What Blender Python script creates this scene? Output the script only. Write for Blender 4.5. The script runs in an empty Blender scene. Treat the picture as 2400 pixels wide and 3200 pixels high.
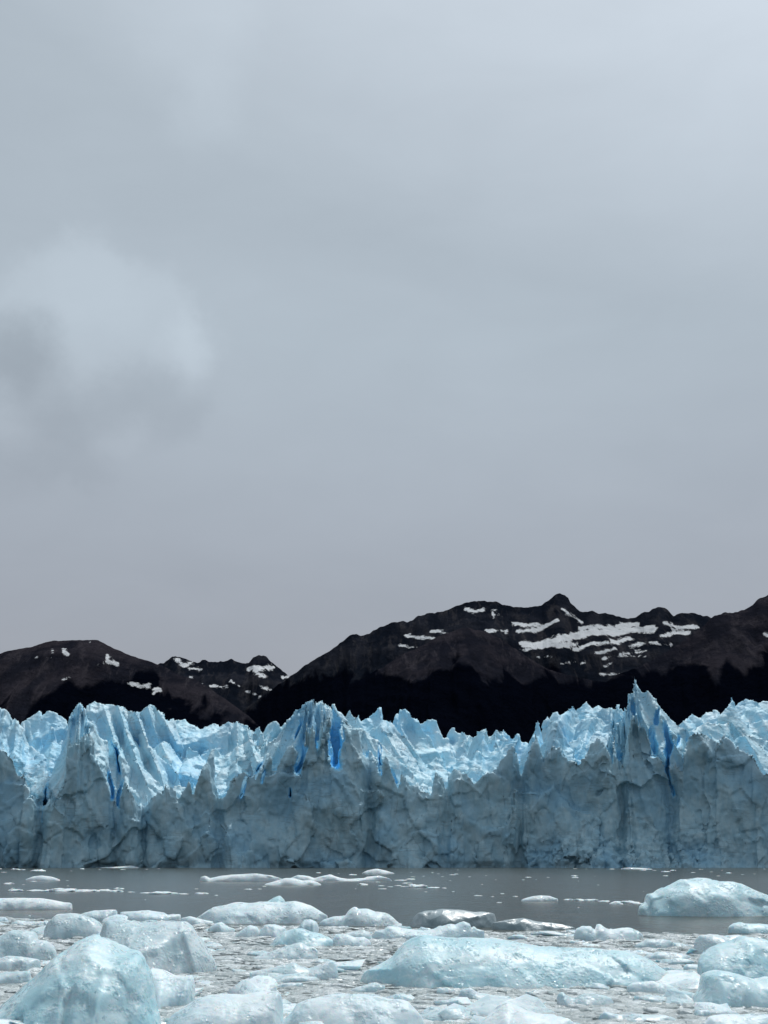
import bpy, math, random
import numpy as np

# ------------------------------------------------------------------ camera, sky, sun, exposure
W0, H0, F = 2400.0, 3200.0, 4280.0            # photograph size and focal length in its pixels
CAM_Z, HORIZON = 4.0, 2675.0
PITCH = math.atan((HORIZON - H0 / 2) / F)
SP, CP = math.sin(PITCH), math.cos(PITCH)
scene = bpy.context.scene
col = scene.collection
cam_data = bpy.data.cameras.new('camera')
cam = bpy.data.objects.new('camera', cam_data)
col.objects.link(cam)
cam.location = (0, 0, CAM_Z)
cam.rotation_euler = (math.pi / 2 + PITCH, 0, 0)
cam_data.sensor_fit = 'VERTICAL'
cam_data.sensor_height = 24.0
cam_data.lens = 24.0 * F / H0
cam_data.clip_start, cam_data.clip_end = 0.5, 60000
scene.camera = cam

SUN_EL, SUN_AZ = math.radians(60), math.radians(26)
sun_dir = (math.sin(SUN_AZ) * math.cos(SUN_EL), math.cos(SUN_AZ) * math.cos(SUN_EL), math.sin(SUN_EL))

class NT:
    """small helper for building node trees"""
    def __init__(s, tree):
        s.t = tree; s.n = tree.nodes; s.l = tree.links
    def add(s, typ, **kw):
        n = s.n.new(typ)
        for k, v in kw.items():
            setattr(n, k, v)
        return n
    def link(s, a, b):
        if hasattr(a, 'outputs'): a = a.outputs[0]
        s.l.new(a, b)
    def put(s, sock, v):
        if isinstance(v, (int, float)): sock.default_value = v
        elif isinstance(v, tuple):
            sock.default_value = v if len(v) == len(sock.default_value) else v + (1.0,)
        else: s.link(v, sock)
    def math(s, op, a, b=0.0, c=0.0, clamp=False):
        n = s.add('ShaderNodeMath', operation=op, use_clamp=clamp)
        for i, v in enumerate((a, b, c)): s.put(n.inputs[i], v)
        return n.outputs[0]
    def vmath(s, op, a, b=None):
        n = s.add('ShaderNodeVectorMath', operation=op)
        s.put(n.inputs[0], a)
        if b is not None: s.put(n.inputs[1], b)
        return n.outputs['Value'] if op in ('DOT_PRODUCT', 'LENGTH', 'DISTANCE') else n.outputs[0]
    def ramp(s, v, lo, hi, a=0.0, b=1.0, smooth=True):
        n = s.add('ShaderNodeMapRange', interpolation_type='SMOOTHSTEP' if smooth else 'LINEAR')
        for i, x in enumerate((v, lo, hi, a, b)): s.put(n.inputs[i], x)
        return n.outputs[0]
    def mix(s, f, a, b):
        n = s.add('ShaderNodeMix', data_type='RGBA')
        s.put(n.inputs[0], f); s.put(n.inputs[6], a); s.put(n.inputs[7], b)
        return n.outputs[2]
    def noise(s, vec, scale, detail=4.0, rough=0.55, dist=0.0):
        n = s.add('ShaderNodeTexNoise')
        s.put(n.inputs['Vector'], vec); n.inputs['Scale'].default_value = scale
        n.inputs['Detail'].default_value = detail; n.inputs['Roughness'].default_value = rough
        n.inputs['Distortion'].default_value = dist
        return n.outputs[0]
    def voronoi(s, vec, scale, feature='F1', out=0):
        n = s.add('ShaderNodeTexVoronoi', feature=feature)
        s.put(n.inputs['Vector'], vec); n.inputs['Scale'].default_value = scale
        return n.outputs[out]
    def scale(s, vec, sx, sy, sz):
        return s.vmath('MULTIPLY', vec, (sx, sy, sz))
    def bump(s, height, strength, dist, normal=None):
        n = s.add('ShaderNodeBump')
        n.inputs['Strength'].default_value = strength; n.inputs['Distance'].default_value = dist
        s.put(n.inputs['Height'], height)
        if normal is not None: s.put(n.inputs['Normal'], normal)
        return n.outputs[0]

world = bpy.data.worlds.new('World')
scene.world = world
world.use_nodes = True
wt = NT(world.node_tree)
bg = [n for n in wt.n if n.type == 'BACKGROUND'][0]
sky_tex = wt.add('ShaderNodeTexSky', sky_type='NISHITA', sun_disc=False, sun_elevation=SUN_EL, sun_rotation=SUN_AZ)
vdir = wt.add('ShaderNodeTexCoord').outputs['Generated']
sep = wt.add('ShaderNodeSeparateXYZ'); wt.link(vdir, sep.inputs[0])
elev = sep.outputs[2]
cosun = wt.vmath('DOT_PRODUCT', vdir, sun_dir)
# thick cloud deck: mauve grey low down, blue grey higher, brighter round the veiled sun
deck = wt.mix(wt.ramp(elev, 0.08, 0.36, 0.0, 1.0, False), (3.12, 3.09, 3.46), (4.55, 5.18, 5.65))
deck = wt.mix(wt.ramp(cosun, 0.78, 1.0, 0.0, 0.9, False), deck, (9.0, 9.9, 10.8))
deck = wt.mix(wt.ramp(cosun, 0.45, -0.7, 0.0, 1.0, False), deck, (2.1, 2.4, 2.9))
soft = wt.noise(wt.scale(vdir, 1.0, 1.0, 1.6), 3.2, 5.0, 0.5, 0.25)
soft2 = wt.noise(wt.scale(vdir, 1.0, 1.0, 2.4), 8.0, 6.0, 0.55, 0.3)
mott = wt.math('ADD', wt.ramp(soft, 0.3, 0.7, 0.965, 1.035, False), wt.ramp(soft2, 0.25, 0.75, -0.035, 0.035, False))
# one rolled cloud at the left, lighter head over a greyer base
def ray(px, py):
    a, b = (px - W0 / 2) / F, (H0 / 2 - py) / F
    v = np.array([a, CP - b * SP, SP + b * CP]); return v
def unit(px, py):
    v = ray(px, py); v = v / np.linalg.norm(v); return (float(v[0]), float(v[1]), float(v[2]))
warp = wt.noise(vdir, 9.0, 5.0, 0.55)
wv = wt.vmath('ADD', vdir, wt.vmath('MULTIPLY', wt.vmath('SUBTRACT', wt.add('ShaderNodeTexNoise').outputs[1], (0.5, 0.5, 0.5)), (0.085, 0.085, 0.085)))
for n in wt.n:
    if n.type == 'TEX_NOISE' and n.outputs[1].is_linked:
        wt.link(vdir, n.inputs['Vector']); n.inputs['Scale'].default_value = 11.0; n.inputs['Detail'].default_value = 9.0; n.inputs['Roughness'].default_value = 0.6
def blob(px, py, r0, r1, gain):
    return wt.ramp(wt.vmath('DISTANCE', wv, unit(px, py)), r0 / F, r1 / F, gain, 0.0)
puff = blob(290, 1100, 290, 390, 0.11)
for bx, by, r0, r1, gn in ((600, 1060, 30, 140, 0.09), (280, 900, 60, 220, 0.05), (60, 1090, 30, 210, -0.27), (480, 1260, 40, 210, -0.20), (230, 1330, 30, 230, -0.18), (60, 1300, 60, 300, -0.05), (640, 330, 30, 170, 0.06), (600, 80, 60, 280, 0.07)):
    puff = wt.math('ADD', puff, blob(bx, by, r0, r1, gn))
deck = wt.vmath('SCALE', deck)
wt.n[-1].inputs['Scale'].default_value = 1.0
wt.put(wt.n[-1].inputs['Scale'], wt.math('ADD', mott, puff))
skycol = wt.mix(0.86, sky_tex.outputs[0], deck)
wt.put(bg.inputs[0], skycol)
bg.inputs[1].default_value = 0.1

sun_data = bpy.data.lights.new('sun', 'SUN')
sun_data.energy, sun_data.angle, sun_data.color = 2.6, math.radians(4), (1.0, 0.97, 0.93)
sun = bpy.data.objects.new('sun', sun_data)
col.objects.link(sun)
sun.rotation_euler = (math.pi / 2 - SUN_EL, 0, math.pi - SUN_AZ)
vs = scene.view_settings
vs.view_transform, vs.look, vs.exposure, vs.gamma = 'Standard', 'None', 0.0, 1.0
vs.use_curve_mapping = False
cy = scene.cycles
cy.use_denoising = True
cy.max_bounces, cy.diffuse_bounces, cy.glossy_bounces, cy.transmission_bounces = 8, 4, 3, 6
cy.sample_clamp_indirect = 4.0

# ------------------------------------------------------------------ helpers
rng = np.random.default_rng(11)
random.seed(5)

def at(px, py, Y):
    """world point at distance Y in front of the camera that the photograph shows at px, py"""
    v = ray(px, py); k = Y / v[1]
    return np.array([v[0] * k, Y, CAM_Z + v[2] * k])
def on_water(px, py):
    v = ray(px, py); k = -CAM_Z / v[2]
    return np.array([v[0] * k, v[1] * k, 0.0])
def pts(txt, x0, y0, sc):
    """points read off an enlarged crop of the photograph -> its pixels"""
    return [(x0 + float(a) / sc, y0 + float(b) / sc) for a, b in (p.split(',') for p in txt.split())]

_tab = {}
def table(seed, n=4):
    if seed not in _tab:
        _tab[seed] = np.random.default_rng(seed).uniform(-1, 1, (32768, n)).astype(np.float32)
    return _tab[seed]
def hsh(i, j, k):
    return ((i * 73856093) ^ (j * 19349663) ^ (k * 83492791)) & 32767
def vnoise(x, y, z, seed=1):
    t = table(seed)[:, 0]
    xi, yi, zi = np.floor(x), np.floor(y), np.floor(z)
    fx, fy, fz = x - xi, y - yi, z - zi
    xi, yi, zi = xi.astype(np.int64), yi.astype(np.int64), zi.astype(np.int64)
    fx = fx * fx * (3 - 2 * fx); fy = fy * fy * (3 - 2 * fy); fz = fz * fz * (3 - 2 * fz)
    def c(a, b, d): return t[hsh(xi + a, yi + b, zi + d)]
    x00 = c(0, 0, 0) * (1 - fx) + c(1, 0, 0) * fx; x10 = c(0, 1, 0) * (1 - fx) + c(1, 1, 0) * fx
    x01 = c(0, 0, 1) * (1 - fx) + c(1, 0, 1) * fx; x11 = c(0, 1, 1) * (1 - fx) + c(1, 1, 1) * fx
    return (x00 * (1 - fy) + x10 * fy) * (1 - fz) + (x01 * (1 - fy) + x11 * fy) * fz
def fbm(x, y, z, seed=1, octaves=4, gain=0.5):
    s, a = 0.0, 1.0
    for o in range(octaves):
        s = s + a * vnoise(x * 2 ** o, y * 2 ** o, z * 2 ** o, seed + o); a *= gain
    return s
def ridged(x, y, z, seed=1, octaves=3, gain=0.5):
    s, a = 0.0, 1.0
    for o in range(octaves):
        s = s + a * (1 - 2 * np.abs(vnoise(x * 2 ** o, y * 2 ** o, z * 2 ** o, seed + o))); a *= gain
    return s
def facet(x, y, z, seed=1, tilt=1.0):
    """broken-ice relief: jittered cells, each a tilted plane"""
    t = table(seed, 8) if seed not in _tab else _tab[seed]
    xi, yi, zi = np.floor(x).astype(np.int64), np.floor(y).astype(np.int64), np.floor(z).astype(np.int64)
    best = np.full(x.shape, 9.0); val = np.zeros(x.shape)
    for a in (-1, 0, 1):
        for b in (-1, 0, 1):
            for c in (-1, 0, 1):
                h = hsh(xi + a, yi + b, zi + c)
                r = t[h]
                dx = x - (xi + a + 0.5 + 0.45 * r[:, 0]); dy = y - (yi + b + 0.5 + 0.45 * r[:, 1]); dz = z - (zi + c + 0.5 + 0.45 * r[:, 2])
                d = dx * dx + dy * dy + dz * dz
                r2 = t[(h * 7 + 13) & 32767]
                v = 0.5 * r[:, 3] + tilt * (dx * r2[:, 0] + dy * r2[:, 1] + dz * r2[:, 2])
                m = d < best
                best = np.where(m, d, best); val = np.where(m, v, val)
    return val
def interp_poly(poly, x):
    p = np.array(sorted(poly)); return np.interp(x, p[:, 0], p[:, 1])

def mesh_from(name, verts, quads, mats, smooth=True, attrs=None, normals=None):
    me = bpy.data.meshes.new(name)
    verts = np.ascontiguousarray(verts, np.float32); quads = np.ascontiguousarray(quads, np.int32)
    k = quads.shape[1]
    me.vertices.add(len(verts)); me.vertices.foreach_set('co', verts.ravel())
    me.loops.add(quads.size); me.loops.foreach_set('vertex_index', quads.ravel())
    me.polygons.add(len(quads)); me.polygons.foreach_set('loop_start', np.arange(0, quads.size, k, dtype=np.int32))
    me.update(calc_edges=True)
    me.polygons.foreach_set('use_smooth', np.full(len(quads), smooth))
    for an, av in (attrs or {}).items():
        me.attributes.new(an, 'FLOAT', 'POINT').data.foreach_set('value', np.ascontiguousarray(av, np.float32))
    for m in mats: me.materials.append(m)
    if normals is not None:
        me.normals_split_custom_set_from_vertices(np.ascontiguousarray(normals, np.float32))
    me.update()
    return me
def link(name, me, parent=None, label=None, cat=None, group=None, kind=None, loc=None):
    o = bpy.data.objects.new(name, me)
    col.objects.link(o)
    if parent is not None: o.parent = parent
    if label: o['label'] = label
    if cat: o['category'] = cat
    if group: o['group'] = group
    if kind: o['kind'] = kind
    if loc is not None: o.location = loc
    return o
def grid_quads(nu, nv):
    i = np.arange(nu * nv).reshape(nu, nv)
    return np.stack([i[:-1, :-1], i[1:, :-1], i[1:, 1:], i[:-1, 1:]], -1).reshape(-1, 4)
def new_mat(name):
    m = bpy.data.materials.new(name); m.use_nodes = True
    t = NT(m.node_tree)
    p = [n for n in t.n if n.type == 'BSDF_PRINCIPLED'][0]
    return m, t, p

# ------------------------------------------------------------------ materials
def make_glacier_mat():
    m, t, p = new_mat('glacier_ice')
    pos = t.add('ShaderNodeNewGeometry').outputs['Position']
    blue = t.add('ShaderNodeAttribute', attribute_name='blue').outputs['Fac']
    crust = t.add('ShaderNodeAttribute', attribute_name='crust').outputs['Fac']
    dirt_a = t.add('ShaderNodeAttribute', attribute_name='dirt').outputs['Fac']
    n1 = t.noise(pos, 0.055, 5.0, 0.6)
    n2 = t.noise(t.scale(pos, 1.0, 1.0, 0.45), 0.35, 6.0, 0.62)
    clean = t.mix(t.ramp(n1, 0.35, 0.65), (0.43, 0.73, 0.86), (0.58, 0.80, 0.89))
    clean = t.mix(t.ramp(n2, 0.45, 0.75, 0.0, 0.55), clean, (0.80, 0.87, 0.91))
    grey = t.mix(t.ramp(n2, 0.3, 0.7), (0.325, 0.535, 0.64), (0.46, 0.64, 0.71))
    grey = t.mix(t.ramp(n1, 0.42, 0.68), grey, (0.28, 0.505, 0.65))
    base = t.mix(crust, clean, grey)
    base = t.mix(t.ramp(blue, 0.12, 1.0, 0.0, 1.0, False), base, (0.22, 0.66, 0.98))  # blue ice, its colour brightened to stand in for light passing through
    # silt: fine sub-horizontal laminae, cracks and smears
    lam = t.noise(t.scale(t.vmath('ADD', pos, t.vmath('MULTIPLY', t.add('ShaderNodeTexNoise').outputs[1], (0.0, 0.0, 7.0))), 0.035, 0.035, 0.9), 1.0, 3.0, 0.6)
    wn = [n for n in t.n if n.type == 'TEX_NOISE' and n.outputs[1].is_linked][0]
    t.link(pos, wn.inputs['Vector']); wn.inputs['Scale'].default_value = 0.05; wn.inputs['Detail'].default_value = 3.0
    lines = t.ramp(t.math('ABSOLUTE', t.math('SUBTRACT', lam, 0.5)), 0.0, 0.025, 1.0, 0.0)
    lines = t.math('MULTIPLY', lines, t.ramp(t.noise(pos, 0.09, 2.0), 0.45, 0.62, 0.0, 0.36))
    crk = t.voronoi(t.vmath('ADD', t.scale(pos, 1.0, 1.0, 0.5), t.vmath('MULTIPLY', wn.outputs[1], (9.0, 9.0, 9.0))), 0.13, 'DISTANCE_TO_EDGE')
    cracks = t.math('MULTIPLY', t.ramp(crk, 0.0, 0.022, 1.0, 0.0), t.ramp(t.noise(pos, 0.07, 3.0), 0.5, 0.62, 0.0, 0.32))
    smear = t.math('MULTIPLY', t.ramp(t.noise(pos, 0.9, 6.0, 0.7), 0.5, 0.68), dirt_a)
    dirt = t.math('MAXIMUM', t.math('MAXIMUM', lines, cracks), t.math('MULTIPLY', smear, 0.75))
    base = t.mix(dirt, base, (0.11, 0.125, 0.135))
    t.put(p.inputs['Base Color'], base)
    p.inputs['Roughness'].default_value = 0.55
    p.inputs['Specular IOR Level'].default_value = 0.35
    h = t.math('ADD', t.math('MULTIPLY', t.noise(t.scale(pos, 1.0, 1.0, 0.6), 0.5, 7.0, 0.62), 1.0), t.math('MULTIPLY', t.math('MAXIMUM', lines, cracks), -0.25))
    h2 = t.voronoi(t.scale(pos, 1.0, 1.0, 0.6), 0.75, 'F1')
    h = t.math('ADD', h, t.math('MULTIPLY', h2, 0.35))
    t.put(p.inputs['Normal'], t.bump(h, 0.55, 0.8))
    return m
GLACIER_MAT = make_glacier_mat()

def make_berg_mat(name, tint, white, bluef, rough=0.2, spark=1.0, sss=0.7):
    m, t, p = new_mat(name)
    tc = t.add('ShaderNodeTexCoord').outputs['Object']
    rnd = t.add('ShaderNodeObjectInfo').outputs['Random']
    v = t.vmath('ADD', tc, t.vmath('SCALE', (37.0, 11.0, 23.0)))
    t.put(t.n[-2].inputs['Scale'] if t.n[-2].type == 'VECT_MATH' and t.n[-2].operation == 'SCALE' else t.n[-1].inputs['Scale'], rnd)
    n1 = t.noise(v, 0.8, 5.0, 0.6); n2 = t.noise(v, 4.5, 6.0, 0.65)
    c = t.mix(t.ramp(n1, 0.35, 0.66), tint, white)
    c = t.mix(t.ramp(n2, 0.52, 0.75, 0.0, 0.4), c, (0.76, 0.85, 0.88))
    c = t.mix(t.ramp(n2, 0.20, 0.40, bluef, 0.0), c, (0.45, 0.70, 0.78))
    bands = t.noise(t.scale(t.vmath('ADD', v, t.vmath('MULTIPLY', t.add('ShaderNodeTexNoise').outputs[1], (0.8, 0.8, 0.8))), 0.5, 0.8, 3.4), 1.7, 5.0, 0.6)
    c = t.mix(t.ramp(bands, 0.52, 0.64, 0.0, 0.4), c, (0.80, 0.88, 0.90))
    c = t.mix(t.ramp(bands, 0.42, 0.30, 0.0, 0.5), c, (0.42, 0.64, 0.71))
    crk = t.voronoi(t.vmath('ADD', v, t.vmath('MULTIPLY', t.add('ShaderNodeTexNoise').outputs[1], (1.2, 1.2, 1.2))), 0.9, 'DISTANCE_TO_EDGE')
    vein = t.math('MULTIPLY', t.ramp(crk, 0.0, 0.018, 1.0, 0.0), t.ramp(n1, 0.48, 0.6, 0.0, 0.55))
    c = t.mix(vein, c, (0.92, 0.95, 0.95))
    for nn in t.n:
        if nn.type == 'TEX_NOISE' and nn.outputs[1].is_linked:
            t.link(v, nn.inputs['Vector']); nn.inputs['Scale'].default_value = 1.4; nn.inputs['Detail'].default_value = 4.0
    t.put(p.inputs['Base Color'], c)
    vor = t.add('ShaderNodeTexVoronoi', feature='F1'); t.put(vor.inputs['Vector'], v); vor.inputs['Scale'].default_value = 6.5
    vs1 = t.add('ShaderNodeSeparateColor'); t.link(vor.outputs['Color'], vs1.inputs[0])
    patch = t.ramp(t.noise(v, 0.9, 3.0, 0.6), 0.42, 0.58)
    glint = t.math('MULTIPLY', t.ramp(vs1.outputs[0], 0.66, 0.74, 0.0, 1.0), patch)
    t.put(p.inputs['Roughness'], t.math('SUBTRACT', rough + 0.24, t.math('MULTIPLY', glint, rough + 0.19)))
    p.inputs['IOR'].default_value = 1.31
    p.inputs['Specular IOR Level'].default_value = 0.6
    p.inputs['Subsurface Weight'].default_value = sss
    p.inputs['Subsurface Radius'].default_value = (0.25, 0.55, 0.7)
    p.inputs['Subsurface Scale'].default_value = 0.22
    sc1 = t.voronoi(v, 3.2, 'SMOOTH_F1'); sc2 = t.voronoi(v, 9.0, 'F1')
    fine = t.noise(v, 18.0, 5.0, 0.7)
    h = t.math('ADD', t.math('MULTIPLY', sc1, 0.35), t.math('ADD', t.math('MULTIPLY', sc2, 0.55), t.math('MULTIPLY', fine, 0.28)))
    rip = t.ramp(t.noise(v, 1.3, 4.0, 0.6), 0.47, 0.62, 0.10, 1.0)
    h = t.math('ADD', t.math('MULTIPLY', h, t.math('ADD', t.math('MULTIPLY', rip, 0.35), t.math('MULTIPLY', glint, 1.25))), t.math('MULTIPLY', t.noise(v, 1.6, 5.0, 0.6), 0.6))
    t.put(p.inputs['Normal'], t.bump(h, 0.55 * spark, 0.11))
    return m
ICE_BLUE = make_berg_mat('wet_blue_ice', (0.41, 0.645, 0.715), (0.57, 0.745, 0.79), 0.5)
ICE_WHITE = make_berg_mat('white_bubbly_ice', (0.56, 0.715, 0.77), (0.70, 0.80, 0.83), 0.3, 0.25)
ICE_GREY = make_berg_mat('wet_grey_ice', (0.47, 0.625, 0.675), (0.62, 0.725, 0.76), 0.3, 0.14, 1.1)
ICE_FAR = make_berg_mat('weathered_floe_ice', (0.66, 0.78, 0.82), (0.78, 0.84, 0.86), 0.3, 0.4)

def make_clear_mat():
    m, t, p = new_mat('clear_dark_ice')
    tc = t.add('ShaderNodeTexCoord').outputs['Object']
    n = t.noise(tc, 1.1, 6.0, 0.6)
    t.put(p.inputs['Base Color'], t.mix(t.ramp(n, 0.35, 0.7), (0.25, 0.34, 0.37), (0.42, 0.51, 0.54)))
    p.inputs['Roughness'].default_value = 0.3
    p.inputs['Specular IOR Level'].default_value = 0.35
    p.inputs['Transmission Weight'].default_value = 0.12
    p.inputs['IOR'].default_value = 1.31
    h = t.math('ADD', t.voronoi(tc, 1.6, 'F1'), t.math('MULTIPLY', t.noise(tc, 8.0, 5.0, 0.65), 0.4))
    t.put(p.inputs['Normal'], t.bump(h, 0.5, 0.18))
    return m
CLEAR_MAT = make_clear_mat()

def make_brash_mat():
    m, t, p = new_mat('brash_ice')
    g = t.add('ShaderNodeNewGeometry')
    pos = g.outputs['Position']; isl = g.outputs['Random Per Island']
    n = t.noise(pos, 2.5, 5.0, 0.65)
    c = t.mix(t.math('POWER', isl, 1.7), (0.42, 0.485, 0.49), (0.83, 0.90, 0.92))
    c = t.mix(t.ramp(n, 0.4, 0.7, 0.0, 0.6), c, (0.40, 0.455, 0.46))
    t.put(p.inputs['Base Color'], c)
    p.inputs['Roughness'].default_value = 0.16
    p.inputs['IOR'].default_value = 1.31
    p.inputs['Specular IOR Level'].default_value = 0.6
    h = t.math('ADD', t.voronoi(pos, 6.0, 'F1'), t.math('MULTIPLY', t.noise(pos, 14.0, 5.0, 0.7), 0.5))
    t.put(p.inputs['Normal'], t.bump(h, 0.7, 0.1))
    return m
BRASH_MAT = make_brash_mat()

def make_water_mat():
    m, t, p = new_mat('silty_lake_water')
    pos = t.add('ShaderNodeNewGeometry').outputs['Position']
    n = t.noise(t.scale(pos, 0.02, 0.05, 1.0), 1.0, 3.0)
    t.put(p.inputs['Base Color'], t.mix(n, (0.058, 0.062, 0.050), (0.077, 0.080, 0.066)))
    p.inputs['Roughness'].default_value = 0.18
    p.inputs['IOR'].default_value = 1.333
    h = t.math('ADD', t.math('MULTIPLY', t.noise(t.scale(pos, 1.5, 0.42, 1.0), 1.0, 5.0, 0.65), 1.5), t.math('MULTIPLY', t.noise(t.scale(pos, 0.22, 0.09, 1.0), 1.0, 4.0, 0.6), 3.2))
    t.put(p.inputs['Normal'], t.bump(h, 0.6, 0.20))
    return m

def make_mountain_mat(name, rock_a, rock_b, scree):
    m, t, p = new_mat(name)
    pos = t.add('ShaderNodeNewGeometry').outputs['Position']
    snow = t.add('ShaderNodeAttribute', attribute_name='snow').outputs['Fac']
    forest = t.add('ShaderNodeAttribute', attribute_name='forest').outputs['Fac']
    n1 = t.noise(t.scale(pos, 1.0, 0.35, 2.4), 0.0035, 8.0, 0.66)
    n2 = t.noise(t.scale(pos, 1.0, 0.3, 0.45), 0.012, 7.0, 0.68)
    c = t.mix(t.ramp(n1, 0.41, 0.60), rock_a, rock_b)
    streak = t.noise(t.scale(pos, 1.0, 0.16, 0.2), 0.03, 6.0, 0.65, 0.6)
    c = t.mix(t.ramp(streak, 0.52, 0.66, 0.0, 0.55), c, scree)
    c = t.mix(t.ramp(n2, 0.5, 0.72, 0.0, 0.75), c, scree)
    chute = t.noise(t.scale(pos, 1.0, 0.22, 0.22), 0.011, 4.0, 0.5, 0.5)
    forest = t.math('ADD', forest, t.ramp(chute, 0.25, 0.75, -2.4, 2.4, False))
    c = t.mix(t.ramp(chute, 0.5, 0.36, 0.0, 0.8), c, rock_a)
    fn = t.math('ADD', forest, t.ramp(n2, 0.25, 0.75, -0.6, 0.6, False))
    trees = t.mix(t.noise(pos, 0.08, 3.0), (0.0012, 0.002, 0.006), (0.003, 0.0045, 0.009))
    c = t.mix(t.ramp(fn, -0.7, 0.55), c, trees)
    sn = t.math('ADD', snow, t.ramp(t.noise(t.scale(pos, 0.85, 0.5, 1.1), 0.02, 7.0, 0.74), 0.25, 0.75, -3.6, 3.4, False))
    snowc = t.mix(t.noise(t.scale(pos, 1.0, 1.0, 3.0), 0.012, 5.0), (0.62, 0.66, 0.70), (0.88, 0.90, 0.92))
    c = t.mix(t.ramp(sn, -0.5, 0.5), c, snowc)
    t.put(p.inputs['Base Color'], c)
    p.inputs['Roughness'].default_value = 0.9
    p.inputs['Specular IOR Level'].default_value = 0.0
    h = t.math('ADD', t.noise(t.scale(pos, 1.0, 0.5, 0.6), 0.02, 8.0, 0.7), t.math('MULTIPLY', n1, 1.0))
    t.put(p.inputs['Normal'], t.bump(h, 1.0, 45.0))
    return m

# ------------------------------------------------------------------ water
WATER_MAT = make_water_mat()
R_ = 45000.0
link('lake_water', mesh_from('lake_water', [(-R_, -300, 0), (R_, -300, 0), (R_, R_, 0), (-R_, R_, 0)], [(0, 1, 2, 3)], [WATER_MAT], False), kind='structure')

# ------------------------------------------------------------------ mountains
G_, H_ = (0, 1800, 1.3825), (1200, 1800, 1.3825)
def spx(px, py):
    v = ray(px, py); return v[0] / v[1]
def sz(px, py, Y):
    return at(px, py, Y)[2]
def project(s, z, Y):
    """s = x/Y and height -> photograph pixels"""
    e = (z - CAM_Z) / Y
    d = CP + e * SP
    return W0 / 2 + F * s / d, H0 / 2 - F * (e * CP - SP) / d

def mountain(name, Y0, crest, trees, snow, mat, slope=0.62, back=900.0, step=0.00075, run=None, seed=3, gully=70.0, crag=1.0):
    cr = [(spx(a, b), sz(a, b, Y0)) for a, b in crest]
    s0, s1 = min(p[0] for p in cr), max(p[0] for p in cr)
    ns = int((s1 - s0) / step) + 1
    s = np.linspace(s0, s1, ns)
    top = interp_poly(cr, s)
    x = s * Y0
    jag = fbm(x / 140, 0 * x, 0 * x + seed, seed, 5, 0.55)
    top = top + jag * np.clip(top * 0.012, 1, 13) * crag + crag * 5 * np.abs(fbm(x / 45, 0 * x, 0 * x + seed, seed + 5, 3))
    tl = interp_poly([(spx(a, b), b) for a, b in trees], s) if trees else np.full(ns, 9999.0)
    depth = run or max(top) / slope
    q = np.concatenate([-np.linspace(1, 0, 16, endpoint=False) ** 1.5, np.linspace(0, 1, 170) ** 1.15])
    S, Q = np.meshgrid(s, q, indexing='ij')
    T = np.repeat(top[:, None], len(q), 1)
    front = Q >= 0
    D = np.where(front, Q * depth, -Q * back)
    Yp = np.where(front, Y0 - D, Y0 + D)
    Xp = S * Yp
    env = np.clip(D / 260.0, 0, 1)
    shape = np.where(front, T - slope * D * (0.75 + 0.25 * np.clip(D / depth, 0, 1)), T - 0.55 * D)
    wob = 130 * fbm(Xp / 600, Yp / 900, 0 * Xp, seed + 40, 3)
    g1 = ridged((Xp + wob) / 420, Yp / 1600, 0 * Xp, seed + 10, 5, 0.52)
    g2 = fbm(Xp / 800, Yp / 800, 0 * Xp, seed + 20, 5, 0.5)
    strata = np.sin(shape / 34.0 + 2.2 * g2) * 5.0
    Z = shape + env * (gully * (g1 - 0.9) * np.clip(0.35 + D / depth, 0, 1) + 0.55 * gully * g2) + env * strata
    Z = np.maximum(Z, -8.0)
    px, py = project(Xp / Yp, Z, Yp)
    TL = np.repeat(tl[:, None], len(q), 1)
    forest = np.clip((py - TL) / 24.0 - 0.9 * (g1 - 0.9), -4, 4)
    sn = np.full(px.shape, -6.0)
    for poly, w in snow:
        for (ax, ay), (bx, by) in zip(poly[:-1], poly[1:]):
            vx, vy = bx - ax, by - ay
            t = np.clip(((px - ax) * vx + (py - ay) * vy) / (vx * vx + vy * vy + 1e-6), 0, 1)
            d = np.hypot((px - ax - t * vx), (py - ay - t * vy) * 1.25)
            sn = np.maximum(sn, (w - d) / 4.0)
    sn = np.clip(sn, -6, 4.0)
    V = np.stack([Xp, Yp, Z], -1).reshape(-1, 3)
    me = mesh_from(name, V, grid_quads(ns, len(q)), [mat], True, {'snow': sn.ravel(), 'forest': forest.ravel()})
    return link(name, me, kind='structure')

MAT_BROWN = make_mountain_mat('brown_scree_rock', (0.015, 0.0165, 0.025), (0.037, 0.034, 0.043), (0.066, 0.060, 0.070))  # both rock palettes carry a blue tint painted in for distant haze
MAT_DARK = make_mountain_mat('dark_rock', (0.0085, 0.012, 0.020), (0.022, 0.025, 0.035), (0.056, 0.054, 0.060))
def P(txt, crop=None): return pts(txt, *(crop or G_))
def snows(lst, crop): return [(pts(a, *crop), w / 1.3825) for a, w in lst]

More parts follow.
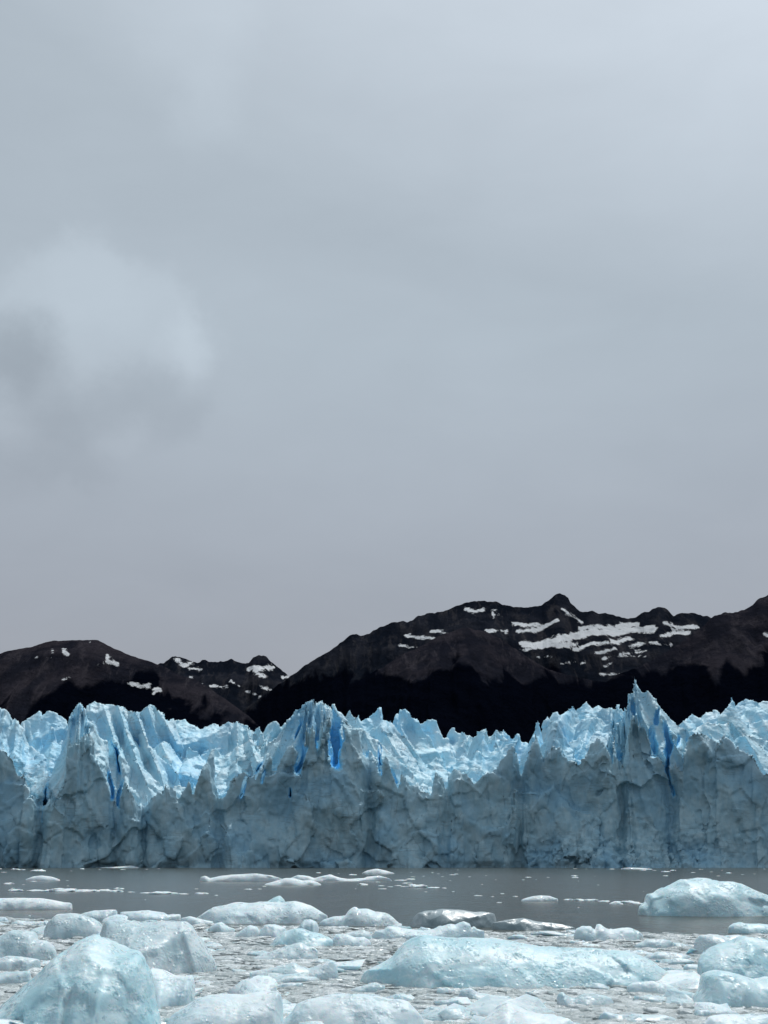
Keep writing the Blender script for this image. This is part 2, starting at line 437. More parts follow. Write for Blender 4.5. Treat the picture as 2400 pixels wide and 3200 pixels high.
mountain('mountain_far', 7600, P('640,440 690,388 715,375 745,352 770,355 830,375 850,380 880,366 920,372 960,365 1000,355 1030,365 1060,372 1075,370 1095,350 1120,345 1150,350 1175,375 1210,400 1250,432 1330,490'),
    [], snows([('765,365 795,380 825,378', 11), ('820,402 860,400', 7), ('910,478 975,478', 6), ('1080,400 1130,400 1180,395', 13), ('1110,420 1140,435', 11), ('1220,440 1248,436', 7),
    ('1120,475 1165,490', 5), ('1070,500 1120,517', 5), ('995,455 1030,472', 3), ('825,440 835,443', 4), ('850,468 865,472', 4)], G_), MAT_DARK, seed=31, slope=0.7)
mountain('mountain_right', 6400, P('700,760 860,690 940,640 980,615 1050,580 1130,520 1200,470 1250,435 1320,385 1365,355 1400,330 1440,310 1480,290 1520,262 1560,262 1600,245 1659,228') + P('50,208 100,190 150,165 200,162 240,147 290,140 340,128 370,120 430,108 480,120 510,133 560,143 620,138 680,130 710,108 740,80 760,72 795,88 805,108 830,128 860,150 900,145 960,160 1010,170 1060,185 1090,178 1120,165 1145,170 1165,155 1195,148 1225,155 1250,175 1280,165 1310,157 1380,160 1430,168 1530,165 1700,180 2000,260', H_),
    P('900,660 1000,605 1100,570 1250,530 1400,470 1500,440 1659,410') + P('100,420 400,440 700,440 960,470 1200,480 1700,480', H_),
    snows([('355,140 390,155 425,145', 11), ('470,155 475,180', 5), ('480,150 510,180', 4), ('560,205 620,215 700,215 750,190', 9), ('585,240 650,235 720,205', 9),
    ('205,240 235,238 270,248', 6), ('95,258 150,268 200,268 240,275', 7), ('70,300 140,306', 6), ('445,240 490,235 525,240', 6), ('770,145 830,180 855,205', 5),
    ('600,300 680,295 760,270 850,255 900,240 1000,245 1080,230 1160,230', 19), ('850,225 900,220 1000,225 1090,210', 13), ('620,315 720,300 830,295', 11), ('820,320 900,290 1000,285 1060,270', 10),
    ('920,330 1000,315', 6), ('1060,300 1125,292', 7), ('1215,205 1260,220 1350,220', 10), ('1200,260 1250,245 1310,245', 10), ('1150,285 1200,295 1240,297', 5), ('660,352 720,345', 5),
    ('940,360 1020,340 1130,325', 5), ('1000,345 1130,348', 4), ('770,380 830,370', 4), ('955,390 980,375', 5), ('850,380 870,375', 5), ('920,425 1020,425', 3)], H_), MAT_DARK, seed=7, slope=0.66)
mountain('mountain_left', 5000, P('-560,500 -400,440 -200,375 -60,345 0,335 40,320 100,312 160,300 215,282 245,278 340,278 425,282 470,305 540,335 620,365 700,390 760,420 850,450 930,505 1000,550 1080,610 1150,680 1220,760'),
    P('-560,600 0,560 100,552 190,520 290,470 330,520 420,512 560,505 700,540 850,590 950,605 1100,640'),
    snows([('160,355 220,352', 4), ('275,322 295,345', 6), ('225,322 226,333', 4), ('425,383 465,372 505,380', 6), ('465,340 463,355', 3), ('565,465 610,480 645,465', 10), ('600,470 640,475', 12),
    ('660,490 685,485', 7), ('665,505 690,488', 5), ('390,288 394,292', 4), ('330,283 342,283', 2), ('280,443 305,438', 3)], G_), MAT_BROWN, seed=19, slope=0.6, crag=0.45)
mountain('spur', 5000, P('-420,640 -250,560 -100,450 0,395 60,355 120,325 180,300 230,270 290,235 340,222 370,215 420,225 470,250 530,290 580,320 620,350 680,385 760,420 850,445 960,462 1100,560 1200,640', H_),
    P('-420,480 0,405 100,440 180,450 270,370 340,385 440,408 520,430 600,455 700,430 960,470 1200,500', H_), [], MAT_BROWN, seed=23, slope=0.6, gully=95)
mountain('mountain_shoulder', 4300, P('800,560 960,462 1060,412 1150,377 1230,332 1300,282 1380,222 1430,182 1460,172 1520,165 1560,140 1600,115 1640,95 1659,85 1750,40 1850,50 2100,160', H_),
    P('900,440 1100,455 1200,405 1300,370 1380,380 1430,440 1480,365 1520,400 1560,420 1600,370 1659,350 2000,380', H_),
    snows([('1650,252 1664,256', 6)], H_), MAT_BROWN, seed=29, slope=0.62)

# ------------------------------------------------------------------ glacier
A_, B_, C_ = (0, 2100, 2.07375), (800, 2100, 2.07375), (1600, 2100, 2.07375)
D0 = float(on_water(1200, 2712)[1])
FRONT = (pts('-420,420 -300,380 -180,500 -120,640 -90,470 -40,480 0,490 50,520 85,560 100,620 115,655 150,660 165,690 215,780 260,800 276,830 283,960 340,860 370,780 400,720 430,600 440,500 450,460 480,450 545,400 575,375 610,400 620,520 660,600 690,660 745,740 757,900 800,720 815,700 850,750 885,810 900,830 935,850 985,790 1020,770 1060,745 1075,720 1140,750 1150,790 1200,740 1225,700 1250,760 1290,680 1320,600 1350,540 1375,500 1390,520 1394,640 1404,700 1418,785 1460,770 1500,690 1570,620 1620,560', *A_)
    + pts('-8,640 0,660 60,560 100,535 106,600 130,610 190,500 235,455 260,490 290,520 303,560 314,380 325,345 380,340 390,380 397,430 405,360 420,320 450,280 478,265 486,300 540,290 550,270 600,320 660,350 690,440 710,460 740,480 790,560 815,600 830,545 850,545 880,620 920,720 945,640 975,660 1010,710 1050,690 1075,740 1140,760 1160,650 1180,630 1220,670 1235,720 1242,640 1275,600 1310,610 1360,640 1410,690 1440,670 1490,630 1550,600 1600,540', *B_)
    + pts('0,450 15,445 45,520 50,600 65,610 100,520 155,395 185,480 205,540 240,510 265,460 310,470 360,530 430,560 480,520 510,450 560,410 650,370 656,540 690,580 720,540 730,460 760,340 775,265 800,262 850,330 890,420 940,510 985,580 1000,650 1020,680 1030,590 1050,570 1106,610 1112,520 1135,420 1160,385 1240,370 1280,410 1330,430 1380,390 1420,420 1450,460 1520,500 1570,540 1600,600 1640,640 1690,650 1760,560 1850,520 1950,640 2050,480 2200,560', *C_))
NOTCH = [a for a, b in pts('280,0 757,0 935,0 1418,0', *A_) + pts('740,0 1238,0', *B_) + pts('56,0 690,0 1018,0', *C_)]
# every serac: crest line read from the photograph, its distance behind the front, front slope
SERACS = [(pts(t, *c), d, sl) for t, c, d, sl in [
 ('-300,330 -200,260 -100,250 -40,220 0,230 30,240 75,295 95,285 120,320 150,360 170,420 200,470 260,520 290,560', A_, 26, 1.0),
 ('140,320 200,280 260,245 270,270 305,243 350,245 400,280 430,310 440,350', A_, 62, 1.3),
 ('160,520 185,470 215,400 240,380 262,420 285,460 330,350 350,360 372,430 400,470', A_, 42, 1.3),
 ('400,480 430,380 445,290 480,230 515,185 555,240 560,290 600,330 640,400 690,450 710,600', A_, 16, 1.5),
 ('560,220 590,195 625,185 660,200 700,200 760,205 810,210 860,240 900,280 925,330 960,470 1000,520 1040,560 1100,600 1160,680', A_, 42, 1.0),
 ('680,470 715,415 760,470 800,490 850,550 900,590 950,640 1000,680 1050,730', A_, 24, 1.1),
 ('880,260 930,240 965,212 1000,215 1020,240 1060,260 1085,300 1130,305', A_, 76, 1.2),
 ('1085,330 1150,305 1200,295 1225,325 1280,345 1305,375', A_, 84, 1.0),
 ('980,500 1060,440 1100,450 1140,520 1200,600 1250,660', A_, 52, 1.0),
 ('1180,580 1220,480 1280,490 1330,570', A_, 40, 1.2),
 ('1300,370 1340,340 1380,330 1420,340 1480,315 1540,310 1590,325 1615,345 1640,380', A_, 86, 1.0),
 ('1300,530 1350,490 1400,480 1440,540 1480,520 1540,480 1600,440 1700,400', A_, 48, 1.0),
 ('1400,690 1440,620 1480,600 1560,520 1640,460 1720,440', A_, 26, 1.2),
 ('-30,390 0,360 30,350 36,380 80,330 130,320 165,340 190,315 215,340', B_, 82, 1.0),
 ('-30,540 40,470 100,440 150,400 200,310 260,240 300,200 365,165 420,190 460,220 485,210 503,175 530,220 570,270 600,310 660,350 720,385 770,420 830,470 900,540 960,600 1020,650', B_, 20, 1.6),
 ('405,180 430,174 470,195 500,235', B_, 34, 1.2),
 ('580,270 603,230 630,270 650,280', B_, 52, 1.2),
 ('645,300 665,275 680,300 720,280 760,250 780,235 808,240 800,280 815,320', B_, 66, 1.3),
 ('800,330 815,300 850,295 885,310 920,360 980,420 1020,470 1060,540 1100,610', B_, 52, 1.0),
 ('820,440 835,395 870,370 910,390 950,450 1000,520 1050,590', B_, 40, 1.1),
 ('690,430 740,420 790,450 850,520 900,560 960,590 1040,620 1130,680', B_, 30, 1.0),
 ('880,310 900,270 922,265 932,300', B_, 70, 1.4),
 ('925,300 932,250 955,235 980,245 1010,280 1050,310 1080,360 1130,420 1180,500 1210,560 1240,640', B_, 62, 1.0),
 ('1060,340 1110,308 1145,302 1168,312 1185,350 1205,410 1240,430 1260,490 1290,560', B_, 78, 1.2),
 ('1240,490 1290,460 1325,420 1350,430 1375,440 1388,475', B_, 96, 1.1),
 ('1385,480 1410,410 1445,388 1485,388 1495,430 1510,450', B_, 88, 1.2),
 ('1505,460 1520,440 1548,385 1570,430 1595,400 1620,420 1640,440 1690,440', B_, 100, 1.2),
 ('1230,620 1300,560 1340,520 1390,560 1430,500 1480,540 1540,520 1600,480', B_, 58, 1.1),
 ('1080,620 1130,560 1170,540 1210,600 1250,640', B_, 38, 1.3),
 ('-50,470 -10,450 20,440 40,430 48,385 58,440 80,455 110,470', C_, 34, 1.5),
 ('60,560 100,460 130,380 160,318 178,330 190,400 215,500', C_, 24, 1.5),
 ('170,400 215,300 235,280 255,310 290,360', C_, 48, 1.2),
 ('238,300 260,260 275,253 300,265 312,290', C_, 62, 1.5),
 ('290,300 330,270 390,205 415,235 430,260', C_, 72, 1.1),
 ('415,240 440,220 478,178 505,205 520,222 545,210 570,205 590,220 640,225 680,240 720,250', C_, 84, 1.0),
 ('180,500 230,350 255,310 290,310 330,380 360,440 400,520', C_, 16, 1.5),
 ('380,500 405,440 420,340 460,300 520,290 580,285 620,320 650,310', C_, 50, 1.0),
 ('330,480 380,440 440,420 480,460 520,400 560,380 610,400', C_, 34, 1.0),
 ('600,360 640,320 660,280 690,212 706,270 730,240 745,260', C_, 40, 1.4),
 ('640,372 700,322 730,270 745,220 760,140 780,90 790,60 799,32 808,60 815,90 840,112 870,110 900,135 930,170 945,210 990,260 1040,300 1090,350 1140,385 1160,430', C_, 24, 2.2),
 ('1085,350 1130,290 1165,265 1200,280 1225,300', C_, 66, 1.2),
 ('1215,300 1260,255 1300,250 1330,250 1360,290', C_, 72, 1.1),
 ('1340,300 1390,220 1418,162 1440,200 1460,260 1500,320', C_, 58, 1.5),
 ('1430,240 1470,190 1515,163 1560,172 1600,195', C_, 88, 1.0),
 ('1590,200 1630,180 1670,185 1760,200 1860,260 1980,220 2100,300 2300,280', C_, 96, 1.0),
 ('1480,300 1520,240 1580,215 1610,230 1680,280', C_, 74, 1.1),
 ('1140,395 1200,350 1270,320 1330,330 1400,340', C_, 46, 0.9),
 ('1390,350 1480,340 1560,320 1620,300 1720,330 1850,300', C_, 54, 0.9),
 ('1400,470 1460,410 1530,400 1600,420 1680,430 1800,420', C_, 32, 1.1),
]]
FLUTE = [(-400, .3), (0, .6), (110, -.3), (215, -.5), (290, .4), (560, .7), (720, .2), (830, -.6), (950, -.5), (1040, .6), (1300, .8), (1450, .3), (1560, -.4), (1700, -.2), (1900, -.3), (2000, .5), (2200, .5), (2500, .3)]
# crevasses and hollows of dense blue ice: px, py, half width, half height, start and end behind the front, lean
CUTS = [(x0 + a / k, y0 + b / k, w / k, h / k, d0, d1, ln) for (x0, y0, k), rows in [
 (A_, [(955, 370, 30, 95, 40, 80, .2), (1010, 400, 9, 60, 45, 78, 0), (720, 760, 13, 80, 2, 26, .1), (775, 820, 14, 70, 0, 30, 0), (262, 330, 7, 35, 40, 70, -.1), (372, 350, 18, 30, 40, 70, 0), (290, 430, 8, 45, 28, 60, 0), (295, 890, 17, 90, 0, 30, 0),
       (1555, 370, 8, 50, 55, 95, 0), (1575, 770, 6, 60, -6, 14, -.3), (1530, 440, 5, 30, 40, 80, 0), (1180, 490, 6, 40, 30, 60, -.2), (890, 440, 10, 50, 25, 55, .3), (770, 590, 12, 70, 15, 40, .3)]),
 (B_, [(518, 465, 50, 185, -4, 24, 0), (384, 440, 20, 90, 6, 26, -.1), (283, 600, 30, 75, -4, 24, -.25), (30, 600, 12, 70, 4, 30, -.4), (215, 790, 14, 28, -8, 10, 0), (800, 640, 8, 35, -2, 20, 0), (910, 690, 10, 40, -2, 24, .3), (1018, 700, 10, 26, -2, 24, .3), (845, 375, 14, 25, 30, 62, 0), (950, 320, 6, 22, 45, 75, 0),
       (720, 510, 8, 45, 4, 30, .1), (1160, 450, 18, 45, 55, 85, .2), (1300, 490, 8, 35, 70, 100, -.2), (1020, 380, 12, 40, 45, 70, .2), (50, 690, 5, 40, -6, 12, -.2), (270, 380, 8, 70, 6, 28, -.2), (1240, 560, 10, 40, 40, 70, 0), (810, 560, 8, 50, 8, 34, .2)]),
 (C_, [(795, 240, 15, 34, 10, 34, 0), (940, 305, 30, 42, 8, 24, 0), (920, 480, 30, 70, 4, 20, 0), (1010, 470, 30, 90, 4, 22, 0), (1080, 430, 18, 60, 4, 24, 0), (1123, 420, 8, 34, 4, 30, 0), (690, 530, 24, 34, 0, 26, 0), (1032, 760, 6, 70, -8, 14, .12), (365, 550, 14, 20, -4, 14, 0), (56, 540, 6, 60, 0, 34, 0), (1005, 610, 12, 45, 0, 24, 0),
       (553, 220, 4, 20, 60, 95, 0)])] for (a, b, w, h, d0, d1, ln) in rows]

def build_glacier():
    ds, dd, dz = 0.00092, 0.72, 0.47
    s = np.arange(-0.345, 0.345, ds); d = np.arange(-16, 124, dd); z = np.arange(-2.2, 75, dz)
    ns, nd, nz = len(s), len(d), len(z)
    px = W0 / 2 + F * s / 1.0                       # near enough for low frequency fields
    x = s * D0
    S, D = np.meshgrid(s, d, indexing='ij'); X = S * (D0 + D)
    H = np.full((ns, nd), -3.0); ID = np.zeros((ns, nd), np.int32)
    # front cliff
    dfl = 8.0 * fbm(x / 40, 0 * x, 0 * x, 61, 3) + 2.0
    for n in NOTCH:
        dfl += 5.0 * np.exp(-((s - spx(n, 2450)) / 0.0042) ** 2)
    fc = interp_poly([(spx(a, b), sz(a, b, D0 + 5)) for a, b in FRONT], s)
    ker = np.exp(-np.linspace(-2.2, 2.2, 15) ** 2); ker /= ker.sum()
    peaky = lambda c: c + 0.7 * np.clip(c - np.convolve(np.pad(c, 7, 'edge'), ker, 'valid'), -2, 4)
    fc = peaky(fc)
    fcd = dfl + fc / 11.0
    talus = np.interp(px, [0, 1600, 1760, 2150, 2300, 2400, 2900], [0, 0, 1, 1, .3, 0, 0]) * (8 + 3 * fbm(x / 9, 0 * x, 0 * x, 66, 3))
    hf = np.where(D < fcd[:, None], fc[:, None] - 11.0 * (fcd[:, None] - D), fc[:, None] - 1.9 * (D - fcd[:, None]))
    tz = talus[:, None] - 0.9 * np.maximum(0, dfl[:, None] + 1 - D)
    hf = np.maximum(hf, np.where(D < dfl[:, None] + 6, tz, -3))
    H = np.maximum(H, hf)
    # rough floor between the seracs
    cell = facet(X.ravel() / 6.5, D.ravel() / 7.5, 0 * X.ravel() + .5, 71, 1.6).reshape(X.shape)
    cone = ridged(X / 10, D / 12, 0 * X, 73, 3)
    floor = 15 + 0.30 * D + 4.0 * cell + 4.5 * cone
    floor = np.where(D > fcd[:, None] + 1.0, floor, -3)
    m = floor > H; H = np.where(m, floor, H); ID[m] = 1
    for i, (poly, dep, sl) in enumerate(SERACS):
        Yc = D0 + dep
        cr = [(spx(a, b), sz(a, b, Yc)) for a, b in poly]
        c = np.interp(s, [p[0] for p in cr], [p[1] for p in cr], left=-60, right=-60)
        edge = (s < cr[0][0]) | (s > cr[-1][0])
        # outside its ends the crest drops away steeply
        c = np.where(s < cr[0][0], cr[0][1] - (cr[0][0] - s) * Yc * 3.2, c)
        c = np.where(s > cr[-1][0], cr[-1][1] - (s - cr[-1][0]) * Yc * 3.2, c)
        c = peaky(c); pk = max(p[1] for p in cr)
        # a ridge comes forward as it descends, so that spurs run towards the lake
        dc = dep + 4 - np.clip(pk - c, 0, 30) * (0.55 if dep > 22 else 0.22)
        dc = dc + 2.2 * vnoise(s * Yc / 9, 0 * s + i * 3.7, 0 * s, 80)
        dc = np.maximum(dc, fcd + 1.5)
        back = 1.5
        u = D - dc[:, None]
        sle = np.maximum(sl, (c - fc + 0.6) / np.maximum(dc - fcd, 1.2))[:, None]
        h = np.where(u < 0, c[:, None] + sle * u, c[:, None] - back * u)
        h = np.where(D > fcd[:, None] + 0.4, np.maximum(h, -3), -3)
        m = h > H; H = np.where(m, h, H); ID[m] = i + 2
    # horizontal warp fields -> flutes, hollows, slight overhangs
    g = np.interp(px, [p[0] for p in FLUTE], [p[1] for p in FLUTE])
    XX, ZZ = np.meshgrid(x, z, indexing='ij')
    wob = XX + 5 * fbm(XX / 14, ZZ / 14, 0 * XX, 111, 3); wzz = ZZ + 5 * fbm(XX / 14, ZZ / 14, 0 * XX + 9, 111, 3)
    plates = 2.0 * facet(wob.ravel() / 19, 0 * XX.ravel() + .5, wzz.ravel() / 24, 113, 1.5).reshape(XX.shape)
    plates += 0.6 * facet(wob.ravel() / 8.5, 0 * XX.ravel() + .5, wzz.ravel() / 11, 115, 1.4).reshape(XX.shape)
    Fv = np.empty((ns, nd, nz), np.float32)
    cols = np.arange(ns)[:, None]
    dgrid = np.arange(nd)[None, :]
    idv = np.empty((ns, nd, nz), np.int8)
    for k in range(nz):
        zz = z[k]
        xr = x + g * zz * 0.9
        back = np.clip((zz - 0.8 * fc) / 12, 0, 1)            # flutes grow above the cliff
        w = (2.2 + 1.0 * back) * fbm(x / 17, 0 * x + zz / 21, 0 * x, 91, 3) - (0.8 + 3.0 * back) * ridged(xr / 8.0, 0 * x + zz / 45, 0 * x, 95, 2) + 1.4 + 0.9 * (1 - back) * facet(x / 4.5, 0 * x + .5, 0 * x + zz / 60, 97, 1.2) + plates[:, k] * (1 - 0.75 * back)
        w += 1.6 * np.clip((2.2 - zz) / 2.2, 0, 1) * (vnoise(x / 16, 0 * x, 0 * x, 99) > 0.05)   # waterline notch
        wd = -w[:, None] / dd + 0.7 / dd * vnoise(X / 5.0, D / 5.0, 0 * X + zz / 6.0, 103)
        low = np.clip(1.6 - 2 * zz / np.maximum(fc, 1), 0, 1)
        ws = (0.4 * vnoise(X / 7.0, D / 9.0, 0 * X + zz / 8.0, 107) + (low * 1.6 * fbm(x / 40, 0 * x + zz / 22, 0 * x, 109, 2))[:, None]) / (ds * D0)
        fd = np.clip(dgrid + wd, 0, nd - 1.001); fs = np.clip(cols + ws, 0, ns - 1.001)
        i0 = fs.astype(np.int32); j0 = fd.astype(np.int32); a = fs - i0; b = fd - j0
        hh = (H[i0, j0] * (1 - b) + H[i0, j0 + 1] * b) * (1 - a) + (H[i0 + 1, j0] * (1 - b) + H[i0 + 1, j0 + 1] * b) * a
        Fv[:, :, k] = zz - hh
        idv[:, :, k] = ID[i0, j0]
    # crevasses
    bluev = []; cutm = np.zeros(Fv.shape, bool)
    for (cx, cyy, hw, hh, da, db, ln) in CUTS:
        if hw < 15: db = max(min(db, da + 14), 15) if da < 3 else da + min(db - da, 14)
        else: db = db + 6
        Yc = D0 + max(0, da)
        sc_, zc = spx(cx, cyy), sz(cx, cyy, Yc)
        rx, rz = max(hw / F * Yc, 0.75), hh / F * Yc
        i0, i1 = np.searchsorted(s, [sc_ - (rx * 1.5 + abs(ln) * rz) / D0 - .002, sc_ + (rx * 1.5 + abs(ln) * rz) / D0 + .002])
        j0, j1 = np.searchsorted(d, [da, db]); k0, k1 = np.searchsorted(z, [zc - rz * 1.1, zc + rz * 2.4 + 2])
        if i1 <= i0 or j1 <= j0 or k1 <= k0: continue
        xx = ((s[i0:i1] - sc_) * Yc)[:, None, None]; yy = d[j0:j1][None, :, None]; zz = (z[k0:k1] - zc)[None, None, :]
        t = np.clip((yy - da) / (db - da), 0, 1)
        zc2 = zz - 0.5 * rz * t
        width = rx * (1 - 0.5 * t) * (1 + 0.15 * np.sin(zz * 0.55 + sc_ * 900))
        xl = xx + ln * zz + 0.5 * np.sin(zz * 0.35 + yy * .2 + sc_ * 500)
        v = 1 - np.sqrt((xl / width) ** 2 + np.where(zc2 < 0, (zc2 / rz) ** 4, (zc2 / (rz * (1 + 0.9 * t))) ** 4))
        v = v * np.minimum(rx, 2.0)
        sub = Fv[i0:i1, j0:j1, k0:k1]
        cutm[i0:i1, j0:j1, k0:k1] |= (sub < 0.2) & (v > -0.25)
        np.maximum(sub, v, out=sub)
        bluev.append((sc_, zc, rx, rz, da, db, ln, Yc))
    # surface nets
    ins = Fv < 0
    cnt = np.zeros((ns - 1, nd - 1, nz - 1), np.int8)
    for a in (0, 1):
        for b in (0, 1):
            for c in (0, 1):
                cnt += ins[a:ns - 1 + a, b:nd - 1 + b, c:nz - 1 + c]
    act = (cnt > 0) & (cnt < 8)
    ci, cj, ck = np.nonzero(act)
    vid = np.full(act.shape, -1, np.int32); vid[ci, cj, ck] = np.arange(len(ci), dtype=np.int32)
    corner = {(a, b, c): Fv[ci + a, cj + b, ck + c] for a in (0, 1) for b in (0, 1) for c in (0, 1)}
    acc = np.zeros((len(ci), 3)); num = np.zeros(len(ci))
    for ax in range(3):
        for p in (0, 1):
            for q in (0, 1):
                o0 = [p, q]; o0.insert(ax, 0); o1 = [p, q]; o1.insert(ax, 1)
                f0, f1 = corner[tuple(o0)], corner[tuple(o1)]
                mk = (f0 < 0) != (f1 < 0)
                t = np.where(mk, f0 / np.where(mk, f0 - f1, 1), 0)
                for e in range(3):
                    acc[:, e] += mk * (t if e == ax else o0[e])
                num += mk
    loc = acc / num[:, None] + np.stack([ci, cj, ck], 1)
    vs_, vd, vz = s[0] + loc[:, 0] * ds, d[0] + loc[:, 1] * dd, z[0] + loc[:, 2] * dz
    V = np.stack([vs_ * (D0 + vd), D0 + vd, vz], 1)
    quads = []
    for ax in range(3):
        sl0 = [slice(1, -1)] * 3; sl1 = [slice(1, -1)] * 3
        sl0[ax] = slice(0, -1); sl1[ax] = slice(1, None)
        a_, b_ = ins[tuple(sl0)], ins[tuple(sl1)]
        e = np.nonzero(a_ != b_)
        idx = [e[0] + 1, e[1] + 1, e[2] + 1]; idx[ax] = e[ax]
        u, v = [k for k in range(3) if k != ax]
        def cellv(du, dv):
            q = [idx[0].copy(), idx[1].copy(), idx[2].copy()]
            q[u] = q[u] - du; q[v] = q[v] - dv
            return vid[q[0], q[1], q[2]]
        Q = np.stack([cellv(0, 0), cellv(1, 0), cellv(1, 1), cellv(0, 1)], 1)
        flip = a_[e] if ax != 1 else ~a_[e]
        Q = np.where(flip[:, None], Q, Q[:, ::-1])
        quads.append(Q)
    Q = np.concatenate(quads)
    Q = Q[(Q >= 0).all(1)]
    def vnormals(V):
        n = np.cross(V[Q[:, 2]] - V[Q[:, 0]], V[Q[:, 3]] - V[Q[:, 1]])
        N = np.zeros_like(V)
        for k in range(4):
            for e in range(3): N[:, e] += np.bincount(Q[:, k], n[:, e], len(V))
        return N / (np.linalg.norm(N, axis=1, keepdims=True) + 1e-9)
    N = vnormals(V)
    comp = idv[ci, cj, ck].astype(np.int32)
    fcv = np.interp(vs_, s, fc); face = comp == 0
    # broken relief along the normal
    xs, ys, zs = V[:, 0], V[:, 1], V[:, 2]
    wx = xs + 1.5 * vnoise(xs / 5, ys / 5, zs / 5, 120)
    big = facet(wx / 9.0, ys / 9.0, zs / 13.0, 121, 1.3)
    med = facet(wx / 3.6, ys / 3.6, zs / 5.0, 123, 1.2)
    sm = fbm(xs / 2.2, ys / 2.2, zs / 2.6, 125, 3)
    rub = np.interp(px_of(vs_, vz, vd), [1600, 1750, 2150, 2350], [0, 1, 1, 0]) * np.clip((13 - zs) / 6, 0, 1) * face
    rub = rub + 0.6 * np.interp(px_of(vs_, vz, vd), [1720, 1740, 1830, 1850], [0, 1, 1, 0]) * np.clip(1 - np.abs(zs - 40) / 9, 0, 1) * face
    amp = np.where(face, 1.0, 0.75)
    disp = amp * (0.6 * big + np.where(face, 0.32, 0.45) * med) + 0.16 * sm + rub * (0.9 * facet(wx / 1.8, ys / 1.8, zs / 1.8, 127, 1.0) + 0.5 * sm)
    disp *= np.clip((zs + 1.5) / 3, 0.15, 1) * np.where(face, 1 - 0.6 * np.clip((zs - fcv + 8) / 8, 0, 1), 1.0)
    V2 = V + N * disp[:, None]
    N2 = vnormals(V2)
    # blue dense ice inside the crevasses and hollows, softened outwards
    blue = np.zeros(len(V))
    for a in (0, 1):
        for b in (0, 1):
            for c in (0, 1): blue += cutm[ci + a, cj + b, ck + c]
    blue = np.clip(blue / 5.0, 0, 1)
    lowf = fbm(xs / 15, ys / 15, zs / 22, 131, 3)
    steep = np.clip((0.75 - N[:, 2]) * 1.5, 0, 1)
    blue = np.maximum(blue, np.where(face, 0, 0.34 * np.clip(lowf + 0.25, 0, 1) + 0.10))
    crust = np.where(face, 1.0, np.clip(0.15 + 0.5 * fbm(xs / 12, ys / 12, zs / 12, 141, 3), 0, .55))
    near = np.clip((vz - (fcv - 9)) / 9, 0, 1) * face  # cliff colour pales towards the crest, imitating light through its thin edges
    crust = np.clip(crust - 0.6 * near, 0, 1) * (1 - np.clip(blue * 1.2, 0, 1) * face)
    dirt = np.where(face, 0.12, np.clip(1.6 * fbm(xs / 8 + zs / 9, ys / 20, zs / 30, 151, 3) - 0.35, 0, 1))
    # parts
    fc_id = comp[Q].max(1)
    fx = V[Q[:, 0], 0] / V[Q[:, 0], 1]
    cut = np.array([-9] + [spx(n, 2450) for n in NOTCH] + [9])
    sect = np.searchsorted(cut, fx) - 1
    part = np.where(fc_id == 0, 1000 + sect, fc_id)
    for pid in [p for p in np.unique(part) if p >= 1000]:
        sel = np.nonzero(part == pid)[0]; f = Q[sel]
        lab = np.arange(len(V))
        while True:
            mn = lab[f].min(1); old = lab.copy()
            for k in range(4): np.minimum.at(lab, f[:, k], mn)
            lab = lab[lab]
            if (lab == old).all(): break
        fl = lab[f[:, 0]]
        ids, cnt_ = np.unique(fl, return_counts=True)
        for q, n_ in zip(ids, cnt_):
            if n_ < cnt_.max(): part[sel[fl == q]] = 1  # smaller loose pieces of the cliff are added to the crevasse field
    root = link('glacier', None, label='jagged pale blue glacier with a tall shaded ice cliff rising from the lake', cat='glacier', loc=(0, D0, 0))
    off = np.array([0, D0, 0])
    for pid in np.unique(part):
        f = Q[part == pid]
        used, inv = np.unique(f.ravel(), return_inverse=True)
        nm = 'ice_cliff' if pid >= 1000 else ('crevasse_field' if pid == 1 else 'serac')
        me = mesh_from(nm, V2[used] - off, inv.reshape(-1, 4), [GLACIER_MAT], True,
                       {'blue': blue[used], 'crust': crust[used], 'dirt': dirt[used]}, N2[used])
        link(nm, me, root)
    print('glacier verts', len(V), 'quads', len(Q))
def px_of(s, z, d):
    return W0 / 2 + F * s / (CP + (z - CAM_Z) / (D0 + d) * SP)
build_glacier()

